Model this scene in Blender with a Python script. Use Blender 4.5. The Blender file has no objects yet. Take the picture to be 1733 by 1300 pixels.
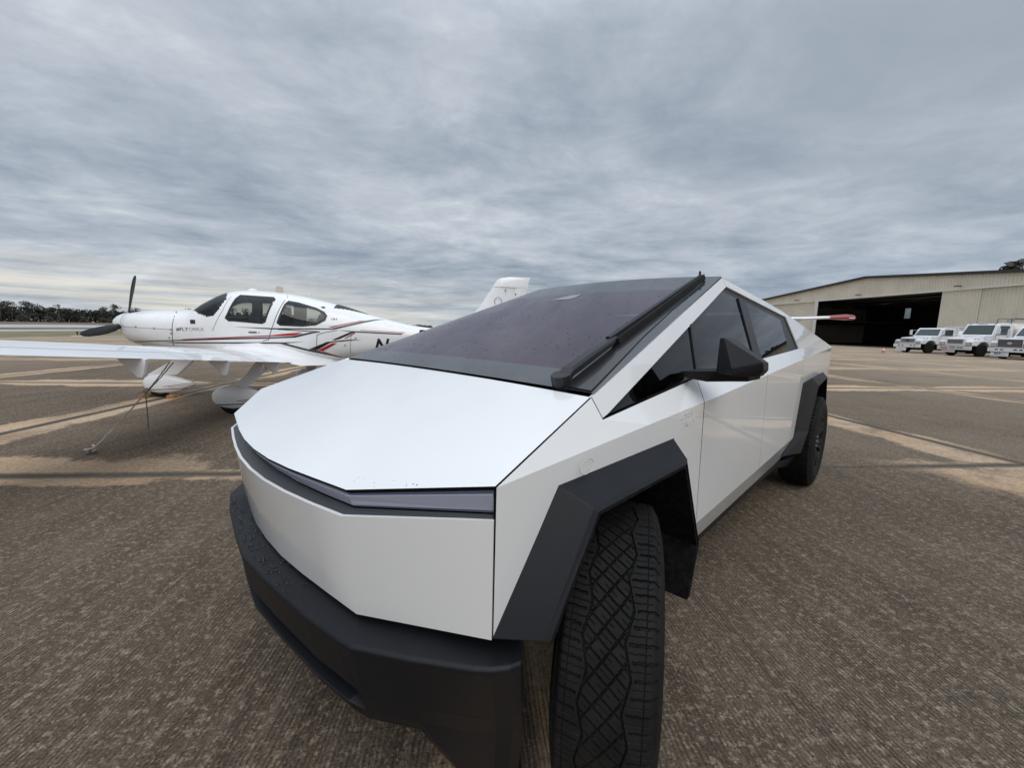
import bpy, bmesh, math, random
from mathutils import Vector, Matrix
from mathutils.geometry import tessellate_polygon
random.seed(7)
S = bpy.context.scene
COL = S.collection
PI = math.pi
R = math.radians
# ------------------------------------------------------------------ camera
CAM = Vector((1.5665, -0.2668, 1.4601))
yaw, pit, roll = 0.7746, -0.1360, 0.0190
fw = Vector((-math.sin(yaw)*math.cos(pit), math.cos(yaw)*math.cos(pit), math.sin(pit)))
rt = Vector((math.cos(yaw), math.sin(yaw), 0)); up = rt.cross(fw)
rt2 = rt*math.cos(roll)+up*math.sin(roll); up2 = -rt*math.sin(roll)+up*math.cos(roll)
cd = bpy.data.cameras.new('camera'); cam = bpy.data.objects.new('camera', cd); COL.objects.link(cam)
M = Matrix((rt2, up2, -fw)).transposed().to_4x4(); M.translation = CAM
cam.matrix_world = M
cd.sensor_width = 36; cd.lens = 36*679.7/1733; cd.clip_start = .02; cd.clip_end = 8000
S.camera = cam
FH = Vector((-math.sin(yaw), math.cos(yaw), 0))       # horizontal forward, right
def cw(X, D, z=0): return Vector((CAM.x, CAM.y, 0)) + rt*X + FH*D + Vector((0, 0, z))
# ------------------------------------------------------------------ node helper
class NT:
    def __init__(s, nt): s.nt = nt; s.n = nt.nodes; s.l = nt.links
    def node(s, t, **k):
        x = s.n.new(t)
        for a, b in k.items(): setattr(x, a, b)
        return x
    def put(s, sock, v):
        if isinstance(v, bpy.types.NodeSocket): s.l.new(v, sock)
        elif v is not None:
            if hasattr(sock.default_value, '__len__') and not hasattr(v, '__len__'): v = (v,)*len(sock.default_value)
            if hasattr(v, '__len__') and len(sock.default_value) == 4 and len(v) == 3: v = (*v, 1)
            sock.default_value = v
    def m(s, op, a, b=None, c=None, clamp=False):
        x = s.node('ShaderNodeMath', operation=op, use_clamp=clamp); s.put(x.inputs[0], a)
        if b is not None: s.put(x.inputs[1], b)
        if c is not None: s.put(x.inputs[2], c)
        return x.outputs[0]
    def vm(s, op, a, b=None, sc=None):
        x = s.node('ShaderNodeVectorMath', operation=op); s.put(x.inputs[0], a)
        if b is not None: s.put(x.inputs[1], b)
        if sc is not None: s.put(x.inputs['Scale'], sc)
        return x.outputs['Value'] if op in ('DOT_PRODUCT', 'LENGTH') else x.outputs[0]
    def mix(s, f, a, b, bt='MIX'):
        x = s.node('ShaderNodeMix', data_type='RGBA', blend_type=bt); s.put(x.inputs[0], f); s.put(x.inputs[6], a); s.put(x.inputs[7], b)
        return x.outputs[2]
    def ramp(s, v, lo, hi, a=0., b=1., smooth=True):
        x = s.node('ShaderNodeMapRange', clamp=True); x.interpolation_type = 'SMOOTHSTEP' if smooth else 'LINEAR'
        for i, q in enumerate((v, lo, hi, a, b)): s.put(x.inputs[i], q)
        return x.outputs[0]
    def noise(s, vec, scale, det=4., rough=.55, dist=0., lac=2.):
        x = s.node('ShaderNodeTexNoise'); s.put(x.inputs['Vector'], vec)
        for k, q in (('Scale', scale), ('Detail', det), ('Roughness', rough), ('Distortion', dist), ('Lacunarity', lac)): x.inputs[k].default_value = q
        return x.outputs[0]
    def comb(s, x, y, z=0.):
        c = s.node('ShaderNodeCombineXYZ'); s.put(c.inputs[0], x); s.put(c.inputs[1], y); s.put(c.inputs[2], z); return c.outputs[0]
# ------------------------------------------------------------------ world
W = bpy.data.worlds.new('World'); S.world = W; W.use_nodes = True
t = NT(W.node_tree); t.n.clear()
SUN_EL, SUN_AZ = R(48), R(120)
geo = t.node('ShaderNodeTexCoord').outputs['Generated']
sky = t.node('ShaderNodeTexSky', sky_type='NISHITA', sun_disc=False, sun_elevation=SUN_EL, sun_rotation=SUN_AZ)
sky.air_density = 1.2; sky.dust_density = 2.
d = t.vm('NORMALIZE', geo)
sep = t.node('ShaderNodeSeparateXYZ'); t.put(sep.inputs[0], d)
z = t.m('MAXIMUM', sep.outputs[2], 0.0)
inv = t.m('DIVIDE', 1., t.m('ADD', z, .10))
# cloud-deck coordinates, rotated so that streaks run along the camera's line of sight
ax = t.vm('DOT_PRODUCT', d, tuple(rt)); ay = t.vm('DOT_PRODUCT', d, tuple(FH))
cu = t.m('MULTIPLY', ax, inv); cv = t.m('MULTIPLY', ay, inv)
ru = t.m('ADD', t.m('MULTIPLY', cu, .80), t.m('MULTIPLY', cv, .60)); rv = t.m('SUBTRACT', t.m('MULTIPLY', cv, .80), t.m('MULTIPLY', cu, .60))
deck = t.comb(ru, rv, 3.1)
n1 = t.noise(deck, .95, 10., .60, .35)
n2 = t.noise(t.comb(t.m('MULTIPLY', cu, .7), cv, 9.), 2.9, 9., .62, .5)
n3 = t.noise(t.comb(cu, cv, 17.), .33, 3., .5)
n4 = t.noise(t.comb(t.m('MULTIPLY', ru, .6), rv, 23.), 6.5, 7., .62, .9)
mm = t.m('ADD', t.m('ADD', t.m('MULTIPLY', n1, .62), t.m('MULTIPLY', n2, .34)), t.m('ADD', t.m('MULTIPLY', n3, .40), t.m('MULTIPLY', n4, .09)))
v1 = t.ramp(mm, .575, .905, 0., 1., False)
cr = t.node('ShaderNodeValToRGB'); t.put(cr.inputs[0], v1)
e = cr.color_ramp.elements
e[0].position = 0; e[0].color = (.235, .285, .36, 1); e[1].position = 1; e[1].color = (.62, .66, .72, 1)
for p_, c_ in ((.3, (.325, .375, .445, 1)), (.55, (.41, .46, .53, 1)), (.78, (.50, .545, .605, 1))):
    q_ = e.new(p_); q_.color = c_
# warm clear strip low over the left horizon
left = t.ramp(ax, -.95, .25, 1., 0.)
b1 = t.noise(t.comb(t.m('MULTIPLY', cu, .20), t.m('MULTIPLY', z, 30.), 2.), 1.1, 4., .5, .3)
low = t.m('MULTIPLY', t.ramp(z, .02, .14, 1., 0.), t.ramp(b1, .40, .56, .15, 1.))
wf = t.m('MULTIPLY', low, t.m('ADD', t.m('MULTIPLY', left, .9), .06), clamp=True)
col = t.mix(wf, cr.outputs[0], (.84, .80, .68))
rb = t.m('MULTIPLY', t.ramp(ax, .1, .8), t.ramp(z, .0, .22, .5, 0.))
col = t.mix(rb, col, (.28, .36, .47))
zen = t.ramp(z, .52, 1., .86, 2.7)              # an overcast sky is brighter towards the zenith
col = t.vm('SCALE', t.mix(t.m('MULTIPLY', t.ramp(ax, .1, .8), t.ramp(z, .1, .5)), col, (.34, .385, .45)), None, zen)
bg1 = t.node('ShaderNodeBackground'); t.put(bg1.inputs[0], sky.outputs[0]); bg1.inputs[1].default_value = .07
bg2 = t.node('ShaderNodeBackground'); t.put(bg2.inputs[0], col); bg2.inputs[1].default_value = 1.0
mx = t.node('ShaderNodeMixShader'); mx.inputs[0].default_value = .97
t.l.new(bg1.outputs[0], mx.inputs[1]); t.l.new(bg2.outputs[0], mx.inputs[2])
wo = t.node('ShaderNodeOutputWorld'); t.l.new(mx.outputs[0], wo.inputs[0])
# ------------------------------------------------------------------ sun
sd = bpy.data.lights.new('sun', 'SUN'); sd.energy = 1.1; sd.angle = R(50); sd.color = (1, .96, .9)
so = bpy.data.objects.new('sun', sd); COL.objects.link(so)
# Nishita: rotation measured from +Y clockwise
sv = Vector((math.sin(SUN_AZ)*math.cos(SUN_EL), math.cos(SUN_AZ)*math.cos(SUN_EL), math.sin(SUN_EL)))
so.rotation_euler = sv.to_track_quat('Z', 'Y').to_euler()
S.view_settings.view_transform = 'Standard'; S.view_settings.look = 'None'
S.view_settings.exposure = .34; S.view_settings.gamma = 1; S.view_settings.use_curve_mapping = False
# ------------------------------------------------------------------ materials
def mat(name, color=(.5,.5,.5), rough=.5, metal=0., spec=.5, coat=0., coatr=.03, var=0., vscale=8., bump=0., bscale=40., ior=1.45, emit=None, es=0.):
    m = bpy.data.materials.new(name); m.use_nodes = True; n = NT(m.node_tree)
    b = n.n['Principled BSDF']
    c = color
    tc = n.node('ShaderNodeNewGeometry').outputs['Position']
    if var > 0:
        f = n.noise(tc, vscale, 5., .6)
        f = n.ramp(f, .35, .65, 0, 1)
        c = n.mix(f, tuple(x*(1-var) for x in color), tuple(min(1, x*(1+var)) for x in color))
    n.put(b.inputs['Base Color'], c)
    b.inputs['Roughness'].default_value = rough; b.inputs['Metallic'].default_value = metal
    b.inputs['Specular IOR Level'].default_value = spec; b.inputs['Coat Weight'].default_value = coat
    b.inputs['Coat Roughness'].default_value = coatr; b.inputs['IOR'].default_value = ior
    if coat > .9: b.inputs['Coat IOR'].default_value = 1.62
    if bump > 0:
        bp = n.node('ShaderNodeBump'); bp.inputs['Strength'].default_value = bump; bp.inputs['Distance'].default_value = .002
        n.put(bp.inputs['Height'], n.noise(tc, bscale, 6., .6)); n.put(b.inputs['Normal'], bp.outputs[0])
    if emit: n.put(b.inputs['Emission Color'], emit); b.inputs['Emission Strength'].default_value = es
    return m
def glassmat(name, tint, frough=.0, ior=1.5, gl=(1,1,1)):
    m = bpy.data.materials.new(name); m.use_nodes = True; n = NT(m.node_tree); n.n.remove(n.n['Principled BSDF'])
    tr = n.node('ShaderNodeBsdfTransparent'); n.put(tr.inputs[0], tint)
    g = n.node('ShaderNodeBsdfGlossy'); n.put(g.inputs[0], gl); g.inputs['Roughness'].default_value = frough
    f = n.node('ShaderNodeFresnel'); f.inputs[0].default_value = ior
    x = n.node('ShaderNodeMixShader'); n.put(x.inputs[0], f.outputs[0]); n.l.new(tr.outputs[0], x.inputs[1]); n.l.new(g.outputs[0], x.inputs[2])
    n.l.new(x.outputs[0], n.n['Material Output'].inputs[0]); return m
M_white = mat('white_paint', (.80,.80,.79), .35, coat=1., coatr=.02, var=.012, vscale=1.5)
M_awhite = mat('aircraft_white', (.80,.80,.80), .32, coat=.7, coatr=.06, var=.02, vscale=4)
M_plastic = mat('dark_textured_plastic', (.007,.0075,.0100), .45, spec=.34, var=.12, vscale=5, bump=.35, bscale=900)
M_black = mat('satin_black', (.012,.012,.014), .38)
M_void = mat('black_liner', (.006,.006,.006), .9, spec=.1)
M_liner = mat('wheel_liner_felt', (.012,.012,.013), .95, spec=.1, var=.4, vscale=30, bump=.6, bscale=200)
M_rubber = mat('tyre_rubber', (.011,.0105,.010), .72, spec=.22, var=.25, vscale=14, bump=.3, bscale=500)
M_rim = mat('dark_grey_wheel', (.012,.012,.013), .6, spec=.25, var=.1)
M_frit = mat('black_glass_band', (.030,.034,.036), .04, spec=.9, ior=1.75)
M_ws = glassmat('tinted_windscreen', (.34,.30,.36), .015, 1.64, (.96,.91,.97))
n = NT(M_ws.node_tree); df = n.node('ShaderNodeBsdfDiffuse'); n.put(df.inputs[0], (.060,.042,.062))
mxs = n.node('ShaderNodeMixShader'); mxs.inputs[0].default_value = .55; fm = [x for x in n.n if x.type == 'MIX_SHADER' and x != mxs][0]; tr_n = [x for x in n.n if x.type == 'BSDF_TRANSPARENT'][0]
n.l.new(tr_n.outputs[0], mxs.inputs[1]); n.l.new(df.outputs[0], mxs.inputs[2]); n.l.new(mxs.outputs[0], fm.inputs[1])
M_sideglass = glassmat('dark_side_glass', (.06,.06,.07), .0, 1.42)
M_ledge = mat('light_bar_ledge_grey', (.050,.054,.060), .45)
M_lens = mat('light_bar_lens', (.33,.34,.43), .16, spec=.6, coat=.6, coatr=.04)
M_lensframe = mat('light_bar_frame', (.10,.11,.17), .25, coat=.5)
M_seat = mat('interior_grey', (.10,.095,.10), .8)
M_seatl = mat('interior_light', (.42,.40,.40), .7)
M_black_gloss = mat('stripe_black', (.012,.012,.013), .3, coat=.5)
M_red = mat('stripe_red', (.42,.012,.02), .3, coat=.5)
M_grey = mat('stripe_grey', (.25,.25,.26), .4)
M_seam = mat('seam_grey', (.16,.16,.165), .6)
M_planeglass = glassmat('plane_window', (.62,.66,.62), .0, 1.5)
M_wsplane = glassmat('plane_windscreen', (.55,.60,.60), .0, 1.5)
M_prop = mat('propeller_black', (.018,.018,.020), .32, spec=.5)
M_metal = mat('bare_metal', (.45,.45,.46), .35, metal=.9)
M_rope = mat('rope_fibre', (.52,.46,.38), .9, var=.3, vscale=60, bump=.5, bscale=400)
M_ropedark = mat('rope_dark', (.17,.145,.12), .9, var=.3, vscale=60)
M_wood = mat('weathered_wood', (.30,.18,.09), .85, var=.35, vscale=30)
M_tree = mat('foliage_dark', (.050,.055,.043), .8, var=.45, vscale=.35)
M_tree2 = mat('foliage_olive', (.064,.066,.052), .8, var=.4, vscale=.35)
M_treefar = mat('foliage_far', (.050,.055,.047), .9, var=.35, vscale=.08)
M_bark = mat('bark', (.10,.085,.07), .9, var=.3, vscale=6)
M_hwall = mat('hangar_sheet_metal', (.70,.65,.54), .5, var=.05, vscale=.6)
M_htrim = mat('hangar_trim_light', (.72,.70,.64), .5)
M_hroof = mat('hangar_roof_dark', (.035,.033,.035), .5)
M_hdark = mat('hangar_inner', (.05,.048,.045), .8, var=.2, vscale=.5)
M_hsteel = mat('hangar_steel', (.09,.085,.08), .6)
M_truckrim = mat('truck_rim', (.16,.16,.165), .5)
M_tank = mat('tank_paint', (.62,.63,.64), .3, coat=.4, var=.06, vscale=2)
M_tankb = mat('tank_beige', (.55,.50,.42), .4, coat=.3, var=.1, vscale=2)
M_chrome = mat('chrome_grille', (.40,.40,.40), .25, metal=.8)
M_grille = mat('grille_dark', (.03,.03,.033), .5)
M_hl = mat('headlamp_glass', (.50,.52,.50), .12, coat=.8)
M_amber = mat('amber_lens', (.45,.13,.02), .2, coat=.6)
M_sign = mat('sign_white', (.72,.73,.76), .4)
M_signg = mat('sign_grey', (.50,.48,.47), .5)
M_signred = mat('sign_red', (.55,.10,.07), .5)
M_cone = mat('cone_orange', (.50,.12,.05), .6)
M_redwing = mat('wing_tip_red', (.30,.025,.035), .35, coat=.5)
M_truckw = mat('truck_white', (.74,.75,.76), .35, coat=.5, var=.03, vscale=2)
M_glassdark = mat('truck_windscreen', (.035,.055,.05), .05, spec=.8, coat=.5)
M_water = glassmat('water_drop', (.45,.45,.48), .0, 1.33)
# ------------------------------------------------------------------ object helpers
def link(o, parent=None):
    COL.objects.link(o)
    if parent is not None: o.parent = parent
    return o
def empty(name, loc=(0,0,0), rz=0., label=None, cat=None, group=None):
    o = bpy.data.objects.new(name, None); COL.objects.link(o); o.location = loc; o.rotation_euler = (0,0,rz); o.empty_display_size = .2
    if label: o['label'] = label
    if cat: o['category'] = cat
    if group: o['group'] = group
    return o
def tag(o, label=None, cat=None, group=None, kind=None):
    for k, q in (('label', label), ('category', cat), ('group', group), ('kind', kind)):
        if q: o[k] = q
    return o
def me_obj(name, verts, faces, mat_, parent=None, smooth=False, recalc=True, bevel=0., solid=0., seg=2, rim=None, out=None, auto=None, wn=False):
    me = bpy.data.meshes.new(name); me.from_pydata([tuple(v) for v in verts], [], faces); me.materials.append(mat_)
    bm = bmesh.new(); bm.from_mesh(me)
    bmesh.ops.remove_doubles(bm, verts=bm.verts, dist=1e-5)
    if recalc: bmesh.ops.recalc_face_normals(bm, faces=bm.faces)
    if out is not None:                      # open sheet: make the normals agree with a hint direction
        s = sum((f.normal.dot(Vector(out))*f.calc_area() for f in bm.faces))
        if s < 0: bmesh.ops.reverse_faces(bm, faces=bm.faces)
    if smooth:
        for f in bm.faces: f.smooth = True
    bm.to_mesh(me); bm.free()
    o = bpy.data.objects.new(name, me); link(o, parent)
    if solid: md = o.modifiers.new('solid', 'SOLIDIFY'); md.thickness = abs(solid); md.offset = -1 if solid > 0 else 1
    if rim is not None and solid: me.materials.append(rim); md.material_offset_rim = 1
    if bevel: md = o.modifiers.new('bevel', 'BEVEL'); md.width = bevel; md.segments = seg; md.limit_method = 'ANGLE'; md.angle_limit = R(25)
    if wn: md = o.modifiers.new('wn', 'WEIGHTED_NORMAL'); md.weight = 80; md.keep_sharp = True
    if smooth and auto:
        bm = bmesh.new(); bm.from_mesh(me)
        for ed in bm.edges:
            if len(ed.link_faces) == 2 and ed.calc_face_angle(0) > R(auto): ed.smooth = False
        bm.to_mesh(me); bm.free()
    return o
class MB:
    def __init__(s): s.v = []; s.f = []
    def add(s, vs, fs):
        b = len(s.v); s.v += [tuple(v) for v in vs]; s.f += [tuple(i+b for i in f) for f in fs]; return s
    def box(s, x0, x1, y0, y1, z0, z1, m=None):
        vs = [Vector(p) for p in ((x0,y0,z0),(x1,y0,z0),(x1,y1,z0),(x0,y1,z0),(x0,y0,z1),(x1,y0,z1),(x1,y1,z1),(x0,y1,z1))]
        if m is not None: vs = [m @ v for v in vs]
        return s.add(vs, [(0,3,2,1),(4,5,6,7),(0,1,5,4),(1,2,6,5),(2,3,7,6),(3,0,4,7)])
    def loft(s, rings, cap=True, closed=True):
        n = len(rings[0]); b = len(s.v)
        for r_ in rings: s.v += [tuple(p) for p in r_]
        for i in range(len(rings)-1):
            for j in range(n if closed else n-1):
                k = (j+1) % n
                s.f.append((b+i*n+j, b+i*n+k, b+(i+1)*n+k, b+(i+1)*n+j))
        if cap: s.f.append(tuple(b+j for j in reversed(range(n)))); s.f.append(tuple(b+(len(rings)-1)*n+j for j in range(n)))
        return s
    def tube(s, pts, r, n=8, cap=True):
        pts = [Vector(p) for p in pts]; rings = []
        rr_ = r if hasattr(r, '__len__') else [r]*len(pts)
        for i, p in enumerate(pts):
            a = pts[min(i+1, len(pts)-1)]-pts[max(i-1, 0)]; a.normalize()
            u = a.cross(Vector((0,0,1)))
            if u.length < 1e-3: u = a.cross(Vector((0,1,0)))
            u.normalize(); w_ = a.cross(u)
            rings.append([p+(u*math.cos(2*PI*k/n)+w_*math.sin(2*PI*k/n))*rr_[i] for k in range(n)])
        return s.loft(rings, cap)
    def lathe(s, prof, n=32, m=None, axis='x'):
        rings = []
        for (h, r_) in prof:
            ring = []
            for k in range(n):
                a = 2*PI*k/n
                p = Vector((h, r_*math.cos(a), r_*math.sin(a))) if axis == 'x' else Vector((r_*math.cos(a), r_*math.sin(a), h))
                ring.append(m @ p if m is not None else p)
            rings.append(ring)
        return s.loft(rings)
    def prism(s, poly, ext, m=None):      # poly: 3-D points, ext: extrusion vector
        n = len(poly); a = [Vector(p) for p in poly]; b = [p+Vector(ext) for p in a]
        if m is not None: a = [m @ p for p in a]; b = [m @ p for p in b]
        return s.add(a+b, [tuple(range(n)), tuple(range(2*n-1, n-1, -1))]+[(i, (i+1) % n, n+(i+1) % n, n+i) for i in range(n)])
    def build(s, name, mat_, parent=None, **k): return me_obj(name, s.v, s.f, mat_, parent, **k)
def copy_tree(o, parent=None):
    c = o.copy(); COL.objects.link(c)
    if parent is not None: c.parent = parent
    for ch in list(o.children): copy_tree(ch, c)
    return c
# ================================================================== SETTING
Wd = Vector((-.7581, .6521, 0)); Qd = Vector((.6521, .7581, 0)); AZ = math.atan2(.7581, .6521)
O2 = Vector((CAM.x, CAM.y, 0))
def sq(q, s, z=0): return O2 + Qd*q + Wd*s + Vector((0, 0, z))
Q0, QS, S0, SS = .15, 6.25, 4.0, 6.3
def concrete():
    m = bpy.data.materials.new('apron_concrete'); m.use_nodes = True; n = NT(m.node_tree); b = n.n['Principled BSDF']
    P = n.vm('SUBTRACT', n.node('ShaderNodeNewGeometry').outputs['Position'], tuple(O2))
    q = n.vm('DOT_PRODUCT', P, tuple(Qd)); s = n.vm('DOT_PRODUCT', P, tuple(Wd))
    V = n.comb(q, s)
    def jd(c, o, sp):
        x = n.m('FRACT', n.m('ADD', n.m('DIVIDE', n.m('SUBTRACT', c, o), sp), 100.5))
        return n.m('MULTIPLY', n.m('ABSOLUTE', n.m('SUBTRACT', x, .5)), sp)
    dq, ds = jd(q, Q0, QS), jd(s, S0, SS)
    dist = n.vm('LENGTH', V)
    big = n.noise(V, .16, 4., .55)
    med = n.noise(V, 1.1, 5., .6, .3)
    strk = n.noise(n.comb(n.m('MULTIPLY', q, 9.), n.m('MULTIPLY', s, .9)), 1.0, 5., .65)
    fine = n.noise(V, 26., 5., .7)
    vfine = n.noise(V, 95., 3., .7)
    # each slab was poured on its own day: a slightly different tone per cell
    cell = n.node('ShaderNodeTexWhiteNoise', noise_dimensions='2D')
    n.put(cell.inputs['Vector'], n.comb(n.m('FLOOR', n.m('DIVIDE', n.m('SUBTRACT', q, Q0), QS)), n.m('FLOOR', n.m('DIVIDE', n.m('SUBTRACT', s, S0), SS))))
    c = n.mix(n.ramp(n.m('ADD', n.m('MULTIPLY', big, .5), n.m('MULTIPLY', med, .5)), .36, .66), (.066, .046, .031), (.165, .125, .089))
    c = n.mix(n.ramp(strk, .38, .70, 0, .55), c, (.210, .163, .120))
    c = n.mix(n.m('MULTIPLY', cell.outputs[0], .30), c, (.200, .172, .138))
    far = n.m('MAXIMUM', n.ramp(q, 5., 26.), n.ramp(s, 6., 40.)); far = n.m('MAXIMUM', far, n.ramp(q, -6., -30.))  # paler away from the camera: the low-angle look is put into the colour
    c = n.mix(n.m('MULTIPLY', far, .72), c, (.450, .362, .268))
    # old dark growth patches
    c = n.mix(n.m('MULTIPLY', n.ramp(n.noise(V, .55, 7., .68), .50, .70), n.m('SUBTRACT', .55, n.m('MULTIPLY', far, .3))), c, (.066, .053, .040))
    # sand lying along the joints
    nz = n.noise(n.comb(n.m('MULTIPLY', q, 1.), n.m('MULTIPLY', s, 1.)), 1.1, 9., .72, .5)
    nz2 = n.noise(n.comb(q, s, 5.), .22, 3., .5)
    dsn = n.m('ADD', ds, n.m('MULTIPLY', n.m('SUBTRACT', nz, .5), 1.0)); dqn = n.m('ADD', dq, n.m('MULTIPLY', n.m('SUBTRACT', nz, .5), .8))
    wS = n.ramp(nz2, .38, .56, .12, .58); wQ = n.ramp(nz2, .34, .56, .14, .44)
    ss_ = n.m('MULTIPLY', n.ramp(n.m('SUBTRACT', dsn, wS), -.07, .04, 1., 0.), n.ramp(n.noise(V, .33, 3., .5), .34, .48, .5, 1.))
    sq_ = n.m('MULTIPLY', n.ramp(n.m('SUBTRACT', dqn, wQ), -.07, .04, 1., 0.), n.ramp(n.noise(n.comb(q, s, 9.), .4, 3., .5), .34, .52, .25, 1.))
    bare = n.m('SUBTRACT', 1., n.m('MULTIPLY', n.ramp(q, -.6, .6), n.ramp(q, 4.4, 5.6, 1., 0.)))      # the cross joint is swept clean here
    ss_ = n.m('MULTIPLY', ss_, n.m('MAXIMUM', bare, n.ramp(s, 7., 8.)))
    qa_ = n.m('ADD', q, n.m('MULTIPLY', n.m('SUBTRACT', nz, .5), .9)); sa_ = n.m('ADD', s, n.m('MULTIPLY', n.m('SUBTRACT', nz, .5), 1.4))
    drift = n.m('MULTIPLY', n.m('MULTIPLY', n.ramp(qa_, 5.65, 5.80), n.ramp(q, 6.36, 6.42, 1., 0.)), n.m('MULTIPLY', n.ramp(sa_, 3.2, 3.5), n.ramp(s, 14., 18., 1., 0.)))
    drift2 = n.m('MULTIPLY', n.m('MULTIPLY', n.ramp(sa_, 3.0, 3.2), n.ramp(s, 3.9, 3.97, 1., 0.)), n.ramp(qa_, 4.7, 5.1))
    sand = n.m('MAXIMUM', n.m('MAXIMUM', ss_, sq_), n.m('MULTIPLY', n.m('MAXIMUM', drift, drift2), n.ramp(n.noise(V, 1.3, 7., .68), .36, .56, .30, .92)))
    sand = n.m('MULTIPLY', sand, n.ramp(fine, .30, .58, .45, 1.))
    core = n.m('MINIMUM', ds, dq)
    core = n.m('ADD', core, n.m('MULTIPLY', n.m('SUBTRACT', n.noise(V, 3., 4., .6), .5), .06))
    sand = n.m('MULTIPLY', sand, n.ramp(core, .035, .11))
    # aggregate and pale specks
    c = n.mix(n.ramp(fine, .50, .64, 0., .62), c, (.36, .29, .21))
    c = n.mix(n.ramp(n.noise(V, 60., 4., .7), .55, .66, 0., .62), c, (.42, .34, .255))
    c = n.mix(n.ramp(vfine, .34, .52, .78, 0.), c, (.034, .028, .022))
    vor = n.node('ShaderNodeTexVoronoi'); n.put(vor.inputs['Vector'], V); vor.inputs['Scale'].default_value = 3.1
    sp = n.m('MULTIPLY', n.ramp(vor.outputs['Distance'], .035, .06, 1., 0.), n.ramp(n.noise(V, 1.7, 2.), .52, .60))
    c = n.mix(n.m('MULTIPLY', sp, .7), c, (.42, .34, .25))
    # tined grooves, about 18 mm apart, slightly wandering
    wob = n.m('ADD', n.m('MULTIPLY', n.noise(n.comb(q, n.m('MULTIPLY', s, .5)), 1.6, 3.), .10), n.m('MULTIPLY', n.noise(V, 9., 3.), .012))
    gq = n.m('FRACT', n.m('DIVIDE', n.m('ADD', n.m('ADD', q, wob), 100.), .0185))
    g = n.m('ABSOLUTE', n.m('SUBTRACT', gq, .5))
    gm = n.m('MULTIPLY', n.ramp(g, .10, .34, 1., 0.), n.ramp(n.noise(n.comb(n.m('MULTIPLY', q, 20.), n.m('MULTIPLY', s, 2.5)), 1.6, 4., .6), .34, .56, .15, 1.))
    gm = n.m('MULTIPLY', gm, n.m('MULTIPLY', n.ramp(dist, 2., 9., 1., .25), n.ramp(med, .33, .55, .45, 1.)))
    c = n.mix(n.m('MULTIPLY', gm, n.ramp(n.noise(V, .8, 3., .6), .35, .65, .30, .72)), c, (.030, .025, .020))
    c = n.mix(n.m('MULTIPLY', sand, .95), c, n.mix(n.ramp(vfine, .34, .50, 0., 1.), (.33, .220, .138), n.mix(n.ramp(med, .4, .6), (.52, .365, .235), (.56, .425, .295))))
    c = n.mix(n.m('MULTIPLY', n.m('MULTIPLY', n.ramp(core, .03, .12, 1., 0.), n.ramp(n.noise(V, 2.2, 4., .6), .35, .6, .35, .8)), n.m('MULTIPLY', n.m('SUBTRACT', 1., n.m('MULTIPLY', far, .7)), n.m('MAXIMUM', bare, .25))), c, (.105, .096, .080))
    # the joint itself, where the slabs are too far off to be separate pieces
    jl = n.ramp(n.m('MINIMUM', ds, dq), .008, .022, 1., 0.)
    c = n.mix(n.m('MULTIPLY', jl, .6), c, (.05, .045, .04))
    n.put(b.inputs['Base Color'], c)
    b.inputs['Roughness'].default_value = .95; b.inputs['Specular IOR Level'].default_value = .08
    h = n.m('ADD', n.m('MULTIPLY', gm, -.9), n.m('ADD', n.m('MULTIPLY', fine, .9), n.m('MULTIPLY', vfine, .5)))
    bp = n.node('ShaderNodeBump'); bp.inputs['Strength'].default_value = .8; bp.inputs['Distance'].default_value = .006
    n.put(bp.inputs['Height'], h); n.put(b.inputs['Normal'], bp.outputs[0])
    return m
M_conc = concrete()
M_grass = mat('mown_grass', (.185,.150,.082), .95, var=.25, vscale=.25)
M_dry = mat('dry_grass', (.150,.105,.068), .95, var=.25, vscale=.05)
M_dry2 = mat('grass_between_runways', (.115,.105,.080), .95, var=.25, vscale=.05)
M_runway = mat('pale_taxiway', (.40,.385,.36), .9, var=.12, vscale=.06)
M_fill = mat('joint_filler', (.035,.032,.028), .95, var=.3, vscale=20)
QMIN, QMAX, SMIN, SMAX = -38.5, 118, -78, 330
# individual slabs close by, the rest of the apron as one sheet
slabs = []; cells = MB()
qi = []; k = math.floor((QMIN-Q0)/QS)
i0, i1 = math.ceil((QMIN-Q0)/QS), math.floor((QMAX-Q0)/QS)
j0, j1 = math.ceil((SMIN-S0)/SS), math.floor((SMAX-S0)/SS)
for i in range(i0-1, i1+1):
    for j in range(j0, j1):
        qa, qb = max(QMIN, Q0+QS*i), Q0+QS*(i+1); sa, sb = S0+SS*j, S0+SS*(j+1)
        c = sq((qa+qb)/2, (sa+sb)/2); dv = c-O2
        near = dv.length < 25.5 and dv.dot(FH) > -2.0 and abs(dv.dot(rt)) < 1.45*dv.dot(FH)+9.0 and qa > QMIN
        if near: slabs.append((i, j))
        else: cells.add([sq(qa, sa), sq(qb, sa), sq(qb, sb), sq(qa, sb)], [(0,1,2,3)])
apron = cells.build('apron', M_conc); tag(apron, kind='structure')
g = .007; hh = .12; b_ = .006
hx, hy = QS/2-g, SS/2-g
sl = MB(); 
ring = lambda x, y, z: [(-x,-y,z),(x,-y,z),(x,y,z),(-x,y,z)]
sl.loft([ring(hx, hy, -hh), ring(hx, hy, -b_), ring(hx-b_, hy-b_, 0)])
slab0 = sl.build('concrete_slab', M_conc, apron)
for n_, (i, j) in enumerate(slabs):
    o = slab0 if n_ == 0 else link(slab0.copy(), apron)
    o.location = sq(Q0+QS*(i+.5), S0+SS*(j+.5), random.uniform(-.0015, .0015)); o.rotation_euler = (random.uniform(-2e-4, 2e-4), random.uniform(-2e-4, 2e-4), AZ)
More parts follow.
